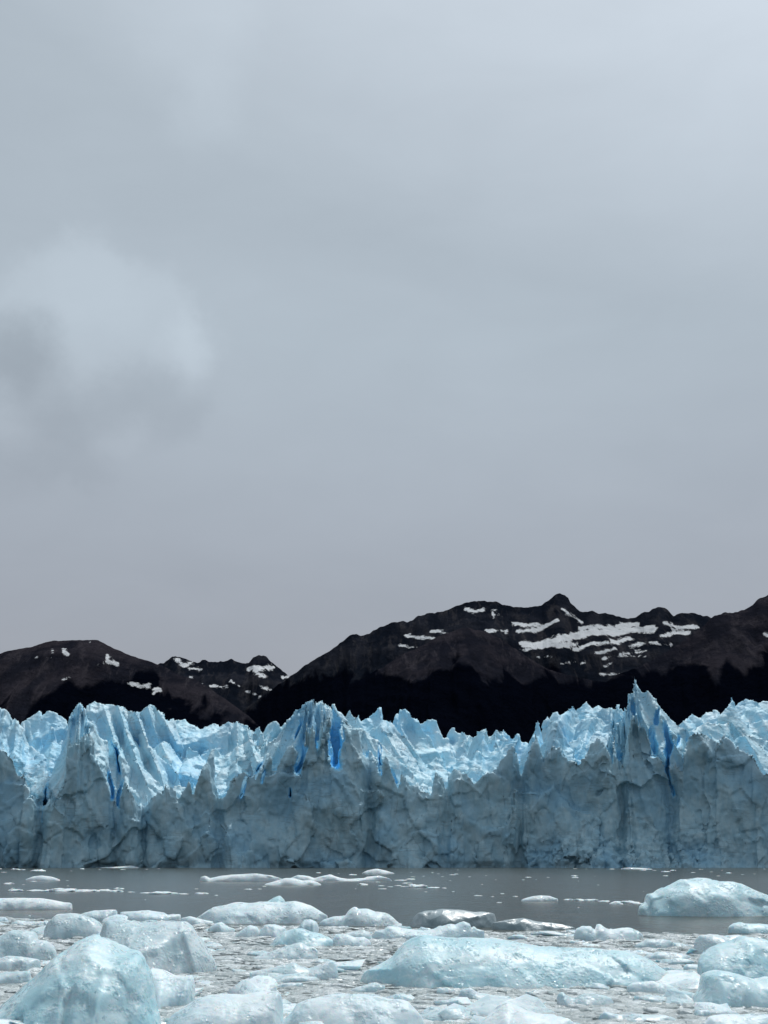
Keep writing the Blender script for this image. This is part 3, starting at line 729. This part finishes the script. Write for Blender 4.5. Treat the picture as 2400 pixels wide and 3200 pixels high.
# ------------------------------------------------------------------ floating ice
D_, E_, F_ = (0, 2650, 2.07375), (800, 2650, 2.07375), (1600, 2650, 2.07375)
def mound(name, poly, base_y, mat, ratio=0.45, lean=0.15, power=0.75, rough=1.0, res=1.0, seed=0, parent=None, origin=None, lift=0.0, **tags):
    """a lump of ice whose skyline is read from the photograph; it gets its own depth and sits in the water"""
    base = [on_water(a, base_y) for a, b in poly]
    Yf = base[0][1]
    wid = (poly[-1][0] - poly[0][0]) / F * Yf if poly[-1][0] > poly[0][0] else 1.0
    wid = (max(p[0] for p in poly) - min(p[0] for p in poly)) / F * Yf
    hts = max(at(a, b, Yf)[2] for a, b in poly)
    hd = min(max(wid * ratio * 0.5, hts * 1.05), 6.0)
    lean = min(lean + 0.22, 0.6); power = power + 0.18
    Yc = Yf + hd
    cr = sorted([(at(a, b, Yc + lean * hd)[0] * Yc / (Yc + lean * hd), at(a, b, Yc + lean * hd)[2]) for a, b in poly])
    xs = np.array([c[0] for c in cr]); zs = np.array([c[1] for c in cr])
    xs = xs + np.arange(len(xs)) * 1e-5
    x0, x1 = xs[0], xs[-1]; Wd = x1 - x0
    nu = int(np.clip(Wd / Yf * F * 0.32 * 0.55, 22, 150) * res); nv = int(np.clip(nu * 0.6, 16, 72))
    u = 0.5 - 0.5 * np.cos(np.linspace(0, math.pi, nu)); u = 0.35 * u + 0.65 * np.linspace(0, 1, nu)
    xx = x0 + u * Wd
    top = np.maximum(np.interp(xx, xs, zs), 0.04)
    r = random.Random(seed * 7 + 3); o1, o2 = r.uniform(0, 50), r.uniform(0, 50)
    plan = np.clip(np.sin(np.pi * np.clip(u, 0.004, 0.996)), 0, 1) ** 0.45
    hdu = hd * plan * (1 + 0.28 * fbm(u * 4 + o1, 0 * u, 0 * u, 201, 3))
    hdu = np.minimum(hdu, 0.25 * hd + top * 2.6)
    v = np.linspace(0, 1, nv); th = v * math.pi
    U, TH = np.meshgrid(u, th, indexing='ij')
    HD = hdu[:, None]; TOP = top[:, None]
    cosn = np.sign(np.cos(TH)) * np.abs(np.cos(TH)) ** 0.85
    Yp = -HD * cosn + lean * HD * np.sin(TH)
    under = 0.12 + 0.12 * hts
    Zp = (TOP + under) * np.sin(TH) ** power - under
    Xp = np.repeat(xx[:, None], nv, 1) - (x0 + x1) / 2
    a = max(min(hts, Wd) * 0.08, 0.02) * rough
    L = max(min(hts * 1.3, Wd * 0.5), 0.15)
    fx_, fy_, fz_ = (Xp.ravel() + o1) / L, (Yp.ravel() + o2) / L, Zp.ravel() / L
    sharp = 1.0 if Wd < 4.5 else 0.6
    dsp = (0.45 + 0.5 * sharp) * facet(fx_ * 1.1, fy_ * 1.1, fz_ * 1.1, 211, 1.3) + 0.4 * ridged(fx_ * .8, fy_ * .8, fz_ * .8, 213, 3) - .3 + 0.35 * fbm(fx_ * 3, fy_ * 3, fz_ * 3, 217, 3)
    dsp += 0.55 * sharp * facet(fx_ * 2.7, fy_ * 2.7, fz_ * 2.7, 219, 1.0)
    dsp = (dsp * a).reshape(Xp.shape)
    ny, nz_ = -np.cos(TH), np.sin(TH)
    hgt = np.clip((Zp + under) / (TOP + under), 0, 1)
    sil = 1 - 0.55 * hgt
    Yp = Yp + dsp * ny * 1.3; Zp = Zp + dsp * nz_ * sil * 0.8
    Xp = Xp + 0.6 * a * vnoise(fx_ * 1.5, fy_ * 1.5, fz_ * 1.5, 231).reshape(Xp.shape)
    V = np.stack([Xp, Yp, Zp], -1)
    # planar fracture faces on the side towards the lake and the flanks
    for q in range(3 if rough < .95 else 6):
        az, el = r.uniform(-1.2, 1.2), r.uniform(0.0, 0.65)
        n = np.array([math.sin(az) * math.cos(el), -math.cos(az) * math.cos(el), math.sin(el)])
        c = V.reshape(-1, 3) @ n
        lim = c.max() - (c.max() - np.median(c)) * r.uniform(0.03, 0.16)
        over = np.clip((V @ n) - lim, 0, None)
        V = V - over[..., None] * n * 0.93
    V[0, :, 2] = -under; V[-1, :, 2] = -under; V[0, :, 1] *= .3; V[-1, :, 1] *= .3
    V = V.reshape(-1, 3)
    me = mesh_from(name, V, grid_quads(nu, nv)[:, ::-1], [mat], True)
    loc = np.array([(x0 + x1) / 2, Yc, lift])
    if parent is not None: loc = loc - np.array(parent.location)
    return link(name, me, parent, loc=tuple(loc), **tags)

BERGS = [
 # name, label, category, crop, skyline, base, material, ratio, lean, power, rough
 ('ice_mound', 'big rounded pale blue ice mound at the bottom left, tallest in the foreground', 'iceberg', D_, '-150,1120 -90,1040 -40,1000 0,960 50,920 120,860 200,800 270,730 330,680 400,640 440,605 500,575 560,562 600,570 660,595 700,620 750,650 800,655 850,658 890,690 905,730 940,780 960,850 970,920 1000,1000 1025,1060 1040,1140 1050,1200', 1270, ICE_BLUE, .7, .35, .8, .6),
 ('ice_mound', 'sparkling glassy ice mound behind the big bottom left mound', 'iceberg', D_, '600,600 640,500 700,460 780,465 840,478 900,490 1000,480 1100,475 1180,475 1230,510 1260,560 1300,600 1340,660 1390,720 1412,780', 835, ICE_GREY, .6, .3, .9, .8),
 ('ice_block', 'dull grey rounded ice block left of the sparkling mound', 'ice floe', D_, '285,540 310,480 360,430 450,420 540,430 600,450 640,480 690,560', 592, ICE_GREY, .6, .1, .6, .8),
 ('ice_floe', 'flat white floe with a dark crack at its right edge', 'ice floe', D_, '500,450 520,428 600,405 720,398 750,400 763,415', 480, ICE_WHITE, .7, .1, .5, .8),
 ('ice_floe', 'low flat floe right of the dark crack, in front of open water', 'ice floe', D_, '771,414 850,410 950,405 1050,420 1080,435 1110,425 1165,430 1174,460', 482, ICE_WHITE, .6, .1, .5, 1.0),
 ('ice_chunk', 'smooth white wedge of ice against the right side of the big bottom left mound', 'ice chunk', D_, '930,830 970,775 1030,795 1100,830 1180,825 1240,820 1262,870 1250,920', 1062, ICE_WHITE, .6, .3, .7, .7),
 ('ice_slab', 'pale slab of ice cut by the bottom edge, right of the bottom left mound', 'ice chunk', D_, '1050,1160 1100,1070 1180,1020 1260,970 1340,950 1450,945 1560,950 1659,930 1719,925 1789,920 1814,940 1830,1010 1840,1140', 1260, ICE_WHITE, .6, .4, .7, .6),
 ('ice_block', 'broken grey ice block at the left edge above the big mound', 'ice chunk', D_, '-160,640 -90,590 0,560 60,530 150,535 210,550 225,590 290,600 340,640 362,670', 745, ICE_GREY, .7, .2, .7, 1.1),
 ('ice_floe', 'low wet floe at the left edge under the broken grey block', 'ice floe', D_, '-120,740 -30,720 40,700 150,705 250,720 262,770', 805, ICE_GREY, .6, .1, .6, 1.0),
 ('ice_floe', 'small grey floe at the left edge, lowest before the big mound', 'ice floe', D_, '-90,840 0,810 60,800 190,795 206,840', 893, ICE_GREY, .6, .1, .6, .9),
 ('ice_floe', 'thin white floe strip in front of the left open water', 'ice floe', D_, '65,488 110,465 170,478 250,475 315,468', 500, ICE_WHITE, .5, .1, .6, .9),
 ('ice_floe', 'tiny white floe at the left edge just below the pointed floe', 'ice floe', D_, '-60,460 -20,450 30,448 54,468', 480, ICE_WHITE, .6, .1, .6, .9),
 ('ice_floe', 'long flat white floe tapering to a point at the left edge', 'ice floe', D_, '-160,345 -60,330 0,325 130,322 260,325 330,335 400,350 450,352 472,366', 402, ICE_FAR, .35, .1, .55, .7),
 ('ice_floe', 'small lone white floe near the glacier on the left', 'ice floe', D_, '160,206 210,185 265,177 330,185 375,200 392,207', 213, ICE_FAR, .4, .1, .7, .8),
 ('ice_dome', 'broad white ice dome with a blue knob on it', 'iceberg', E_, '-400,455 -330,410 -279,380 -219,370 -134,352 -60,360 0,352 60,350 150,355 200,350 250,343 300,355 350,370 400,400 440,425 472,442', 492, ICE_WHITE, .4, .2, .7, .7),
 ('ice_chunk', 'small pointed white chunk right of the flat floes before the dome', 'ice chunk', D_, '1345,525 1390,490 1430,480 1480,510 1525,522', 547, ICE_WHITE, .6, .1, .7, 1.0),
 ('ice_chunk', 'small white chunk with a steep peak below the dome', 'ice chunk', D_, '1515,565 1560,530 1620,497 1665,512 1690,560', 582, ICE_WHITE, .6, .1, .7, 1.0),
 ('ice_floe', 'thin low floe joined to the left foot of the dome', 'ice floe', D_, '1165,455 1230,440 1300,460 1385,478', 499, ICE_WHITE, .5, .1, .6, .9),
 ('ice_chunk', 'bright white berg with a small peaked cap right of the dome', 'iceberg', E_, '405,495 440,465 500,445 580,435 590,415 615,390 645,378 665,395 720,393 770,410 830,415 870,430 905,465 930,485 957,490', 509, ICE_WHITE, .45, .2, .7, .9),
 ('clear_iceberg', 'dark glassy clear iceberg lying low on the water near the middle', 'iceberg', E_, '983,500 1010,440 1050,415 1100,408 1160,403 1200,395 1250,397 1300,397 1350,400 1400,408 1450,412 1500,415 1560,420 1574,445 1590,480', 519, CLEAR_MAT, .3, .2, .6, 1.2),
 ('clear_iceberg', 'low dark glassy ridge of ice right of the clear iceberg', 'iceberg', F_, '-150,490 -60,470 0,460 80,455 160,475 250,485 330,495 400,510 424,526', 533, CLEAR_MAT, .25, .2, .7, 1.4),
 ('ice_chunk', 'smooth upright white knob below the white berg', 'ice chunk', E_, '270,515 310,465 350,460 390,475 404,505 410,540', 560, ICE_WHITE, .7, .1, .65, .7),
 ('ice_chunk', 'sloping blue white chunk with a shaded front, below the upright knob', 'ice chunk', E_, '75,650 120,580 180,535 240,520 300,520 350,540 420,555 480,585 525,615', 645, ICE_BLUE, .5, .4, .8, .8),
 ('ice_chunk', 'low rounded white chunk touching the sloping blue chunk', 'ice chunk', E_, '470,610 530,555 600,560 640,580 700,575 740,600 754,632', 640, ICE_WHITE, .5, .2, .7, .8),
 ('ice_chunk', 'small crumbly white chunk under the dome foot', 'ice chunk', E_, '10,545 60,498 120,495 190,515 205,550', 582, ICE_WHITE, .6, .1, .7, 1.2),
 ('ice_ridge', 'long low white ridge of ice in front of the clear iceberg', 'ice floe', E_, '720,585 780,535 840,525 850,505 880,505 960,520 1050,530 1100,530 1160,520 1190,500 1210,505 1260,490 1300,495 1320,482 1350,473 1385,487 1395,515 1412,500 1430,520 1485,535', 597, ICE_WHITE, .3, .3, .7, 1.0),
 ('ice_chunk', 'low grey chunk left of the long white ridge', 'ice chunk', E_, '540,560 620,545 700,530 740,555 760,590', 602, ICE_GREY, .5, .1, .7, .9),
 ('ice_chunk', 'grey wedge of ice below the sloping blue chunk', 'ice chunk', E_, '-30,710 60,680 150,650 220,625 290,607 330,640 370,640 400,660 408,695', 730, ICE_GREY, .5, .3, .75, .9),
 ('ice_chunk', 'ragged pale chunk with a steep cut right end, left of the big slab', 'ice chunk', E_, '-50,800 50,785 120,770 150,755 200,755 245,742 280,760 340,780 400,760 440,745 490,722 510,740 530,790 545,850', 872, ICE_GREY, .35, .25, .7, 1.0),
 ('ice_slab', 'huge long blue ice slab stretched across the middle foreground', 'iceberg', E_, '635,880 700,790 760,760 820,735 880,700 920,650 960,610 1000,585 1060,565 1120,570 1200,575 1300,578 1400,578 1500,585 1600,595 1659,600 1759,615 1859,630 1959,640 2059,650 2159,645 2209,645 2309,660 2409,665 2509,690 2579,720 2640,770 2685,800', 922, ICE_BLUE, .32, .45, .72, .6),
 ('ice_slab', 'white striated slab cut by the bottom edge, in front of the big slab', 'ice chunk', E_, '120,1160 230,1050 260,1000 330,975 400,960 520,940 640,938 780,945 850,970 960,980 990,990 1040,1040 1080,1090 1100,1160', 1262, ICE_WHITE, .6, .45, .75, .5),
 ('ice_chunk', 'small grey chunk just above the striated white slab', 'ice chunk', E_, '585,940 640,905 720,885 760,875 835,890 842,915', 942, ICE_GREY, .5, .1, .7, 1.0),
 ('ice_chunk', 'flat little chunk left of the striated slab', 'ice chunk', E_, '125,895 200,872 300,875 308,895', 912, ICE_GREY, .5, .1, .6, 1.0),
 ('ice_chunk', 'bright flat chunk between the striated slab and the peaked bottom block', 'ice chunk', E_, '1100,1100 1160,1055 1210,1035 1280,1035 1360,1040 1440,1060 1512,1080', 1110, ICE_WHITE, .6, .1, .65, .8),
 ('ice_slab', 'peaked white block cut by the bottom edge, right of the middle', 'ice chunk', E_, '1420,1160 1480,1100 1540,1060 1600,1010 1640,1000 1659,1005 1719,1030 1799,1060 1879,1075 1959,1080 2029,1090 2064,1120 2074,1180', 1262, ICE_WHITE, .55, .35, .75, .7),
 ('ice_chunk', 'grey chunk below the left half of the big slab', 'ice chunk', E_, '1165,945 1180,910 1240,905 1290,920 1298,945', 955, ICE_GREY, .6, .1, .7, 1.0),
 ('ice_chunk', 'wide glassy grey chunk below the middle of the big slab', 'ice chunk', E_, '1300,985 1330,915 1390,902 1440,935 1550,955 1659,962', 998, ICE_GREY, .4, .2, .7, 1.0),
 ('ice_floe', 'low white floe, smallest mid-lake one nearest the cliff', 'ice floe', E_, '678,166 720,145 780,133 850,148 902,165', 168, ICE_FAR, .4, .1, .8, .9),
 ('ice_floe', 'spread white floe, nearest of the mid-lake cluster', 'ice floe', E_, '50,236 120,215 190,195 240,195 300,210 350,207 400,222 428,238', 242, ICE_FAR, .35, .1, .75, .9),
 ('ice_floe', 'long uneven floe at the right of the mid-lake cluster', 'ice floe', E_, '215,198 270,175 340,180 380,195 410,185 480,170 520,185 550,195 600,200 700,195 720,185 800,178 840,190 895,208', 215, ICE_FAR, .18, .1, .75, .9),
 ('ice_floe', 'long flat floe at the left of the mid-lake cluster', 'ice floe', D_, '1290,212 1300,186 1330,180 1360,195 1420,182 1500,172 1600,168 1659,165 1759,178 1835,200', 219, ICE_FAR, .2, .1, .6, .8),
 ('iceberg', 'large ragged blue iceberg at the right edge in the open water', 'iceberg', F_, '808,415 830,370 880,345 885,300 945,293 950,285 1000,255 1070,230 1130,203 1190,205 1245,197 1290,203 1330,215 1390,212 1450,215 1520,235 1580,265 1640,285 1720,320 1790,350 1850,420', 447, ICE_BLUE, .45, .35, .75, 1.1),
 ('ice_floe', 'rounded glittering floe at the right edge under the blue iceberg', 'ice floe', F_, '1398,550 1405,510 1440,490 1490,480 1520,490 1600,490 1659,495 1740,505 1790,545', 555, ICE_BLUE, .4, .2, .6, .8),
 ('ice_block', 'pale block behind the blue block at the right edge', 'ice chunk', F_, '1180,690 1186,600 1230,565 1300,557 1350,560 1380,570 1420,565 1480,560 1560,600', 712, ICE_GREY, .5, .2, .55, .8),
 ('ice_block', 'smooth white sloping block at the right edge', 'iceberg', F_, '1215,740 1260,690 1340,640 1420,615 1480,600 1540,572 1600,580 1659,590 1760,610 1900,700', 880, ICE_BLUE, .5, .4, .7, .6),
 ('ice_block', 'blue steep fronted block in the right bottom corner', 'iceberg', F_, '1170,1040 1200,960 1245,900 1258,818 1300,800 1350,790 1420,800 1500,820 1560,840 1600,850 1659,830 1760,840 1860,960', 1058, ICE_BLUE, .45, .25, .5, .5),
 ('ice_floe', 'pointed white floe at the right tip of the big slab', 'ice floe', F_, '738,900 780,875 850,865 920,860 980,875 1030,890 1085,918', 950, ICE_WHITE, .5, .1, .65, .8),
 ('ice_chunk', 'tiny white wedge above the pointed floe', 'ice chunk', F_, '958,858 980,820 1020,812 1074,845', 864, ICE_WHITE, .7, .1, .7, .9),
 ('ice_chunk', 'white chunk with an upright fin right of the clear iceberg', 'ice chunk', F_, '396,595 402,560 420,520 460,503 510,505 548,530 552,497 580,495 620,525 650,530 720,515 780,517 830,540 872,585', 605, ICE_WHITE, .4, .2, .65, .9),
 ('ice_chunk', 'lumpy bright chunk below the right half of the big slab', 'ice chunk', F_, '288,985 300,945 330,928 360,955 400,970 470,945 540,945 610,960 650,970 668,1005', 1045, ICE_GREY, .45, .2, .65, 1.0),
 ('ice_slab', 'flat white slab cut by the bottom edge at the far right', 'ice chunk', F_, '1235,1150 1290,1090 1400,1080 1530,1075 1659,1070 1760,1080 1800,1150', 1220, ICE_WHITE, .6, .3, .65, .5),
 ('ice_floe', 'low grey floe behind the right end of the big slab', 'ice floe', F_, '845,705 950,670 1100,680 1190,712', 730, ICE_GREY, .5, .1, .7, 1.0),
 ('ice_floe', 'flat pale floe left of the right edge blocks', 'ice floe', F_, '1105,770 1140,750 1250,760 1335,788', 803, ICE_WHITE, .5, .1, .65, .9),
 ('ice_chunk', 'glassy little chunk beside the flat white corner slab', 'ice chunk', F_, '1190,1100 1210,1050 1280,1050 1296,1100', 1106, ICE_GREY, .7, .1, .7, 1.0),
 ('ice_chunk', 'grey lump left of the glassy little chunk, near the bottom edge', 'ice chunk', F_, '545,1120 600,1060 700,1080 780,1070 900,1085 1000,1080 1080,1110', 1140, ICE_GREY, .4, .1, .7, 1.0),
 ('ice_floe', 'grey rubbly floe behind the low grey floe', 'ice floe', F_, '790,635 880,590 990,590 1050,610', 652, ICE_GREY, .5, .1, .7, 1.2),
 ('ice_floe', 'white drifting floe at the left end of the thin ice line', 'ice floe', F_, '55,338 120,315 180,307 240,310 305,332', 346, ICE_FAR, .35, .1, .7, .9),
 ('ice_floe', 'small floe in the thin ice line left of the blue iceberg', 'ice floe', F_, '628,360 670,343 722,360', 366, ICE_FAR, .5, .1, .7, .9),
 ('ice_floe', 'long thin white floe at the foot of the right cliff', 'ice floe', F_, '702,132 760,127 850,130 915,137', 140, ICE_FAR, .2, .1, .6, .8),
 ('ice_floe', 'rounded floe against the cliff foot, left of centre', 'ice floe', D_, '1218,122 1250,92 1330,88 1400,100 1455,120', 128, ICE_FAR, .3, .1, .7, .9),
 ('ice_floe', 'low rubble floe right of the rounded floe at the cliff foot', 'ice floe', D_, '1505,120 1540,106 1590,103 1670,110 1740,122', 127, ICE_FAR, .3, .1, .7, 1.0),
 ('ice_floe', 'humped floe against the cliff foot below the tall blue slots', 'ice floe', E_, '45,120 100,100 170,75 215,95 240,118', 123, ICE_FAR, .3, .1, .8, 1.0),
 ('ice_floe', 'small mound beside the humped floe at the cliff foot', 'ice floe', E_, '188,118 235,95 280,116', 123, ICE_FAR, .4, .1, .8, 1.0),
 ('ice_floe', 'low white mound, third along the middle cliff foot', 'ice floe', E_, '300,118 350,102 390,95 475,114', 122, ICE_FAR, .3, .1, .8, 1.0),
 ('ice_floe', 'flattest white mound, fourth along the middle cliff foot', 'ice floe', E_, '495,116 540,104 590,98 635,114', 121, ICE_FAR, .3, .1, .8, 1.0),
 ('ice_floe', 'thin white floe at the left cliff foot', 'ice floe', D_, '610,132 680,124 785,120 840,114 905,126', 130, ICE_FAR, .25, .1, .7, .9),
]
dome = None
for i, (nm, lab, cat, crop, sky, base, mat, ratio, lean, power, rough) in enumerate(BERGS):
    o = mound(nm, pts(sky, *crop), crop[1] + base / crop[2], mat, ratio, lean, power, rough, 1.0, i + 1, label=lab, cat=cat, group='floating ice on the lake')
    if nm == 'ice_dome': dome = o
mound('knob', pts('10,440 20,410 60,350 105,325 150,308 180,335 195,370 198,420', *E_), 2650 + 470 / 2.07375, ICE_BLUE, .6, .2, .7, .7, 1.0, 99, parent=dome)

# small drifting floes on the open water
FLOE_TXT = [(D_, '45,235,50 100,262,18 170,237,14 230,217,34 425,213,22 425,248,14 780,265,46 1268,267,22 1610,268,44 930,339,12 90,140,70 20,158,24 250,150,60 455,150,16 540,137,20 660,140,14 800,141,26 940,139,14 1030,136,12 150,143,40 10,136,30 120,281,40 240,279,60 330,281,50 430,282,70 520,283,40 600,280,60 680,277,50 760,284,30 850,287,16 940,294,30 1030,300,60 1110,297,40 1190,299,40 1310,297,30 1400,308,10 200,441,16'),
 (E_, '405,162,28 535,167,14 625,178,54 20,268,24 55,248,22 690,241,56 810,248,40 870,252,22 820,266,44 645,265,12 790,222,30 940,212,70 1000,206,50 980,230,60 920,243,30 1060,258,90 1150,262,60 1220,262,40 1005,158,12 1015,187,22 1140,160,12 1210,187,20 1270,175,46 1300,170,30 1385,188,20 1310,143,14 1085,183,16 1180,168,14 1490,180,10 1260,213,16 1440,310,34 1535,318,20 1580,358,38 1600,298,26 1280,285,16 1460,235,10 1550,206,12 1100,285,16 960,250,40 1010,240,50'),
 (F_, '100,190,28 225,190,22 400,182,30 410,194,34 70,207,22 160,206,8 430,215,8 545,184,8 400,135,18 655,138,30 860,145,30 935,147,28 990,155,38 1040,147,30 1190,161,22 1235,139,18 1300,156,14 1350,145,14 1400,164,26 1350,183,20 1490,173,14 1070,222,10 985,181,38 1560,168,12 1640,137,16 485,137,10 20,314,34 370,338,40 440,342,50 520,344,60 590,346,40 760,356,40 800,360,40 860,284,6 430,388,8 680,352,30 555,240,18')]
protos = []
def lump(seed, n=14, m=9, flat=0.35):
    r = np.random.default_rng(seed)
    th = np.linspace(0, 2 * math.pi, n, endpoint=False); ph = np.linspace(0.0, math.pi, m)
    TH, PH = np.meshgrid(th, ph, indexing='ij')
    d = np.stack([np.cos(TH) * np.sin(PH), np.sin(TH) * np.sin(PH), np.cos(PH)], -1).reshape(-1, 3)
    k = 1 + 0.35 * facet(d[:, 0] * 1.4 + seed, d[:, 1] * 1.4, d[:, 2] * 1.4, 241, 1.0) + 0.22 * fbm(d[:, 0] * 2 + seed, d[:, 1] * 2, d[:, 2] * 2, 243, 2)
    V = d * k[:, None] * np.array([1, 1, flat])
    V = V.reshape(n, m, 3); V[:, 0] = V[:, 0].mean(0); V[:, -1] = V[:, -1].mean(0); V = V.reshape(-1, 3)
    i = np.arange(n * m).reshape(n, m); j = np.roll(i, -1, 0)
    Q = np.stack([i[:, :-1], i[:, 1:], j[:, 1:], j[:, :-1]], -1).reshape(-1, 4)
    return V, Q
for k in range(8):
    V, Q = lump(300 + k * 13, flat=0.42); protos.append(mesh_from('small_floe', V, Q, [ICE_FAR], True))
for crop, txt in FLOE_TXT:
    for tok in txt.split():
        a, b, w = map(float, tok.split(','))
        p = on_water(crop[0] + a / crop[2], crop[1] + b / crop[2])
        if (crop is D_ and 270 < b < 312) or (crop is F_ and 330 < b < 365): w *= 1.8
        hw = w / crop[2] / F * p[1] * 0.5 * random.uniform(0.75, 1.5); p[1] *= random.uniform(0.992, 1.008)
        o = link('small_floe', random.choice(protos), label='small low white floe drifting on the open grey water', cat='ice floe', group='small drifting floes', loc=tuple(p))
        o.scale = (hw, min(hw, 4.0), min(max(hw * random.uniform(0.3, 0.75), 0.12), 0.9)); o.rotation_euler[2] = random.choice((0, math.pi)) + random.uniform(-.3, .3)

# brash: the small broken ice packed between the near bergs
brash_protos = []; slush_protos = [lump(700 + k * 11, 7, 5, 0.45) for k in range(12)]
for k in range(10):
    V, Q = lump(500 + k * 17, 11, 7, 0.45); brash_protos.append((V, Q, mesh_from('brash_chunk', V, Q, [ICE_GREY if k % 2 else ICE_WHITE], k % 3 != 0)))
edge = [(-300, 2868), (0, 2866), (120, 2876), (360, 2870), (560, 2885), (700, 2893), (1000, 2898), (1240, 2905), (1500, 2912), (1800, 2916), (2050, 2916), (2250, 2928), (2400, 2922), (2700, 2920)]
def brash_spot(r):
    while True:
        px = r.uniform(-250, 2650); lo = np.interp(px, [e[0] for e in edge], [e[1] for e in edge])
        py = lo + (3330 - lo) * r.random() ** 1.35
        return on_water(px, py)
r = random.Random(77)
for k in range(300):
    p = brash_spot(r); V, Q, me = r.choice(brash_protos)
    sc_ = r.uniform(0.26, 0.66) * (1.0 if r.random() > .25 else 2.0)
    o = link('brash_chunk', me, label='fist to crate sized broken ice chunk floating in the near slush', cat='ice chunk', group='brash ice chunks', loc=(p[0], p[1], -0.02))
    o.scale = (sc_, sc_ * r.uniform(.6, 1), sc_ * r.uniform(.35, .8)); o.rotation_euler = (r.uniform(-.2, .2), r.uniform(-.2, .2), r.uniform(0, 6.28))
VV, QQ, n0 = [], [], 0
for k in range(1900):
    p = brash_spot(r); V, Q = r.choice(slush_protos)
    sc_ = r.uniform(0.35, 1.0)
    a = r.uniform(0, 6.28); ca, sa = math.cos(a), math.sin(a)
    W_ = V * np.array([sc_ * r.uniform(.9, 1.7), sc_, 0.06 * r.uniform(.5, 1.6)])
    VV.append(np.stack([W_[:, 0] * ca - W_[:, 1] * sa, W_[:, 0] * sa + W_[:, 1] * ca, W_[:, 2]], -1) + p); QQ.append(Q + n0); n0 += len(V)
for k in range(24000):
    p = brash_spot(r); V, Q = r.choice(slush_protos)
    sc_ = 0.05 + 0.36 * r.random() ** 2.6
    a = r.uniform(0, 6.28); ca, sa = math.cos(a), math.sin(a)
    W_ = V * np.array([sc_ * r.uniform(.9, 1.8), sc_, sc_ * r.uniform(.22, .75)])
    W_ = np.stack([W_[:, 0] * ca - W_[:, 1] * sa, W_[:, 0] * sa + W_[:, 1] * ca, W_[:, 2] + W_[:, 0] * r.uniform(-.12, .12)], -1) + p + np.array([0, 0, 0.0])
    VV.append(W_); QQ.append(Q + n0); n0 += len(V)
link('brash_slush', mesh_from('brash_slush', np.concatenate(VV), np.concatenate(QQ), [BRASH_MAT], True), kind='stuff')

for nm, lab, cat in (('lake_water', 'grey silty lake water between the glacier and the near ice', 'lake'),
        ('mountain_far', 'small distant dark peaks with snow patches in the gap between the mountains', 'mountain'),
        ('mountain_right', 'tall dark mountain with a pointed peak and a broad snowfield', 'mountain'),
        ('mountain_left', 'flat topped brown mountain with small snow patches on the left', 'mountain'),
        ('spur', 'rounded brown foothill in front of the pointed snowy mountain', 'hill'),
        ('mountain_shoulder', 'brown mountain shoulder rising to the right edge', 'mountain'),
        ('brash_slush', 'small broken brash ice and slush packed between the near floes', 'brash ice')):
    o = bpy.data.objects[nm]; o['label'] = lab; o['category'] = cat
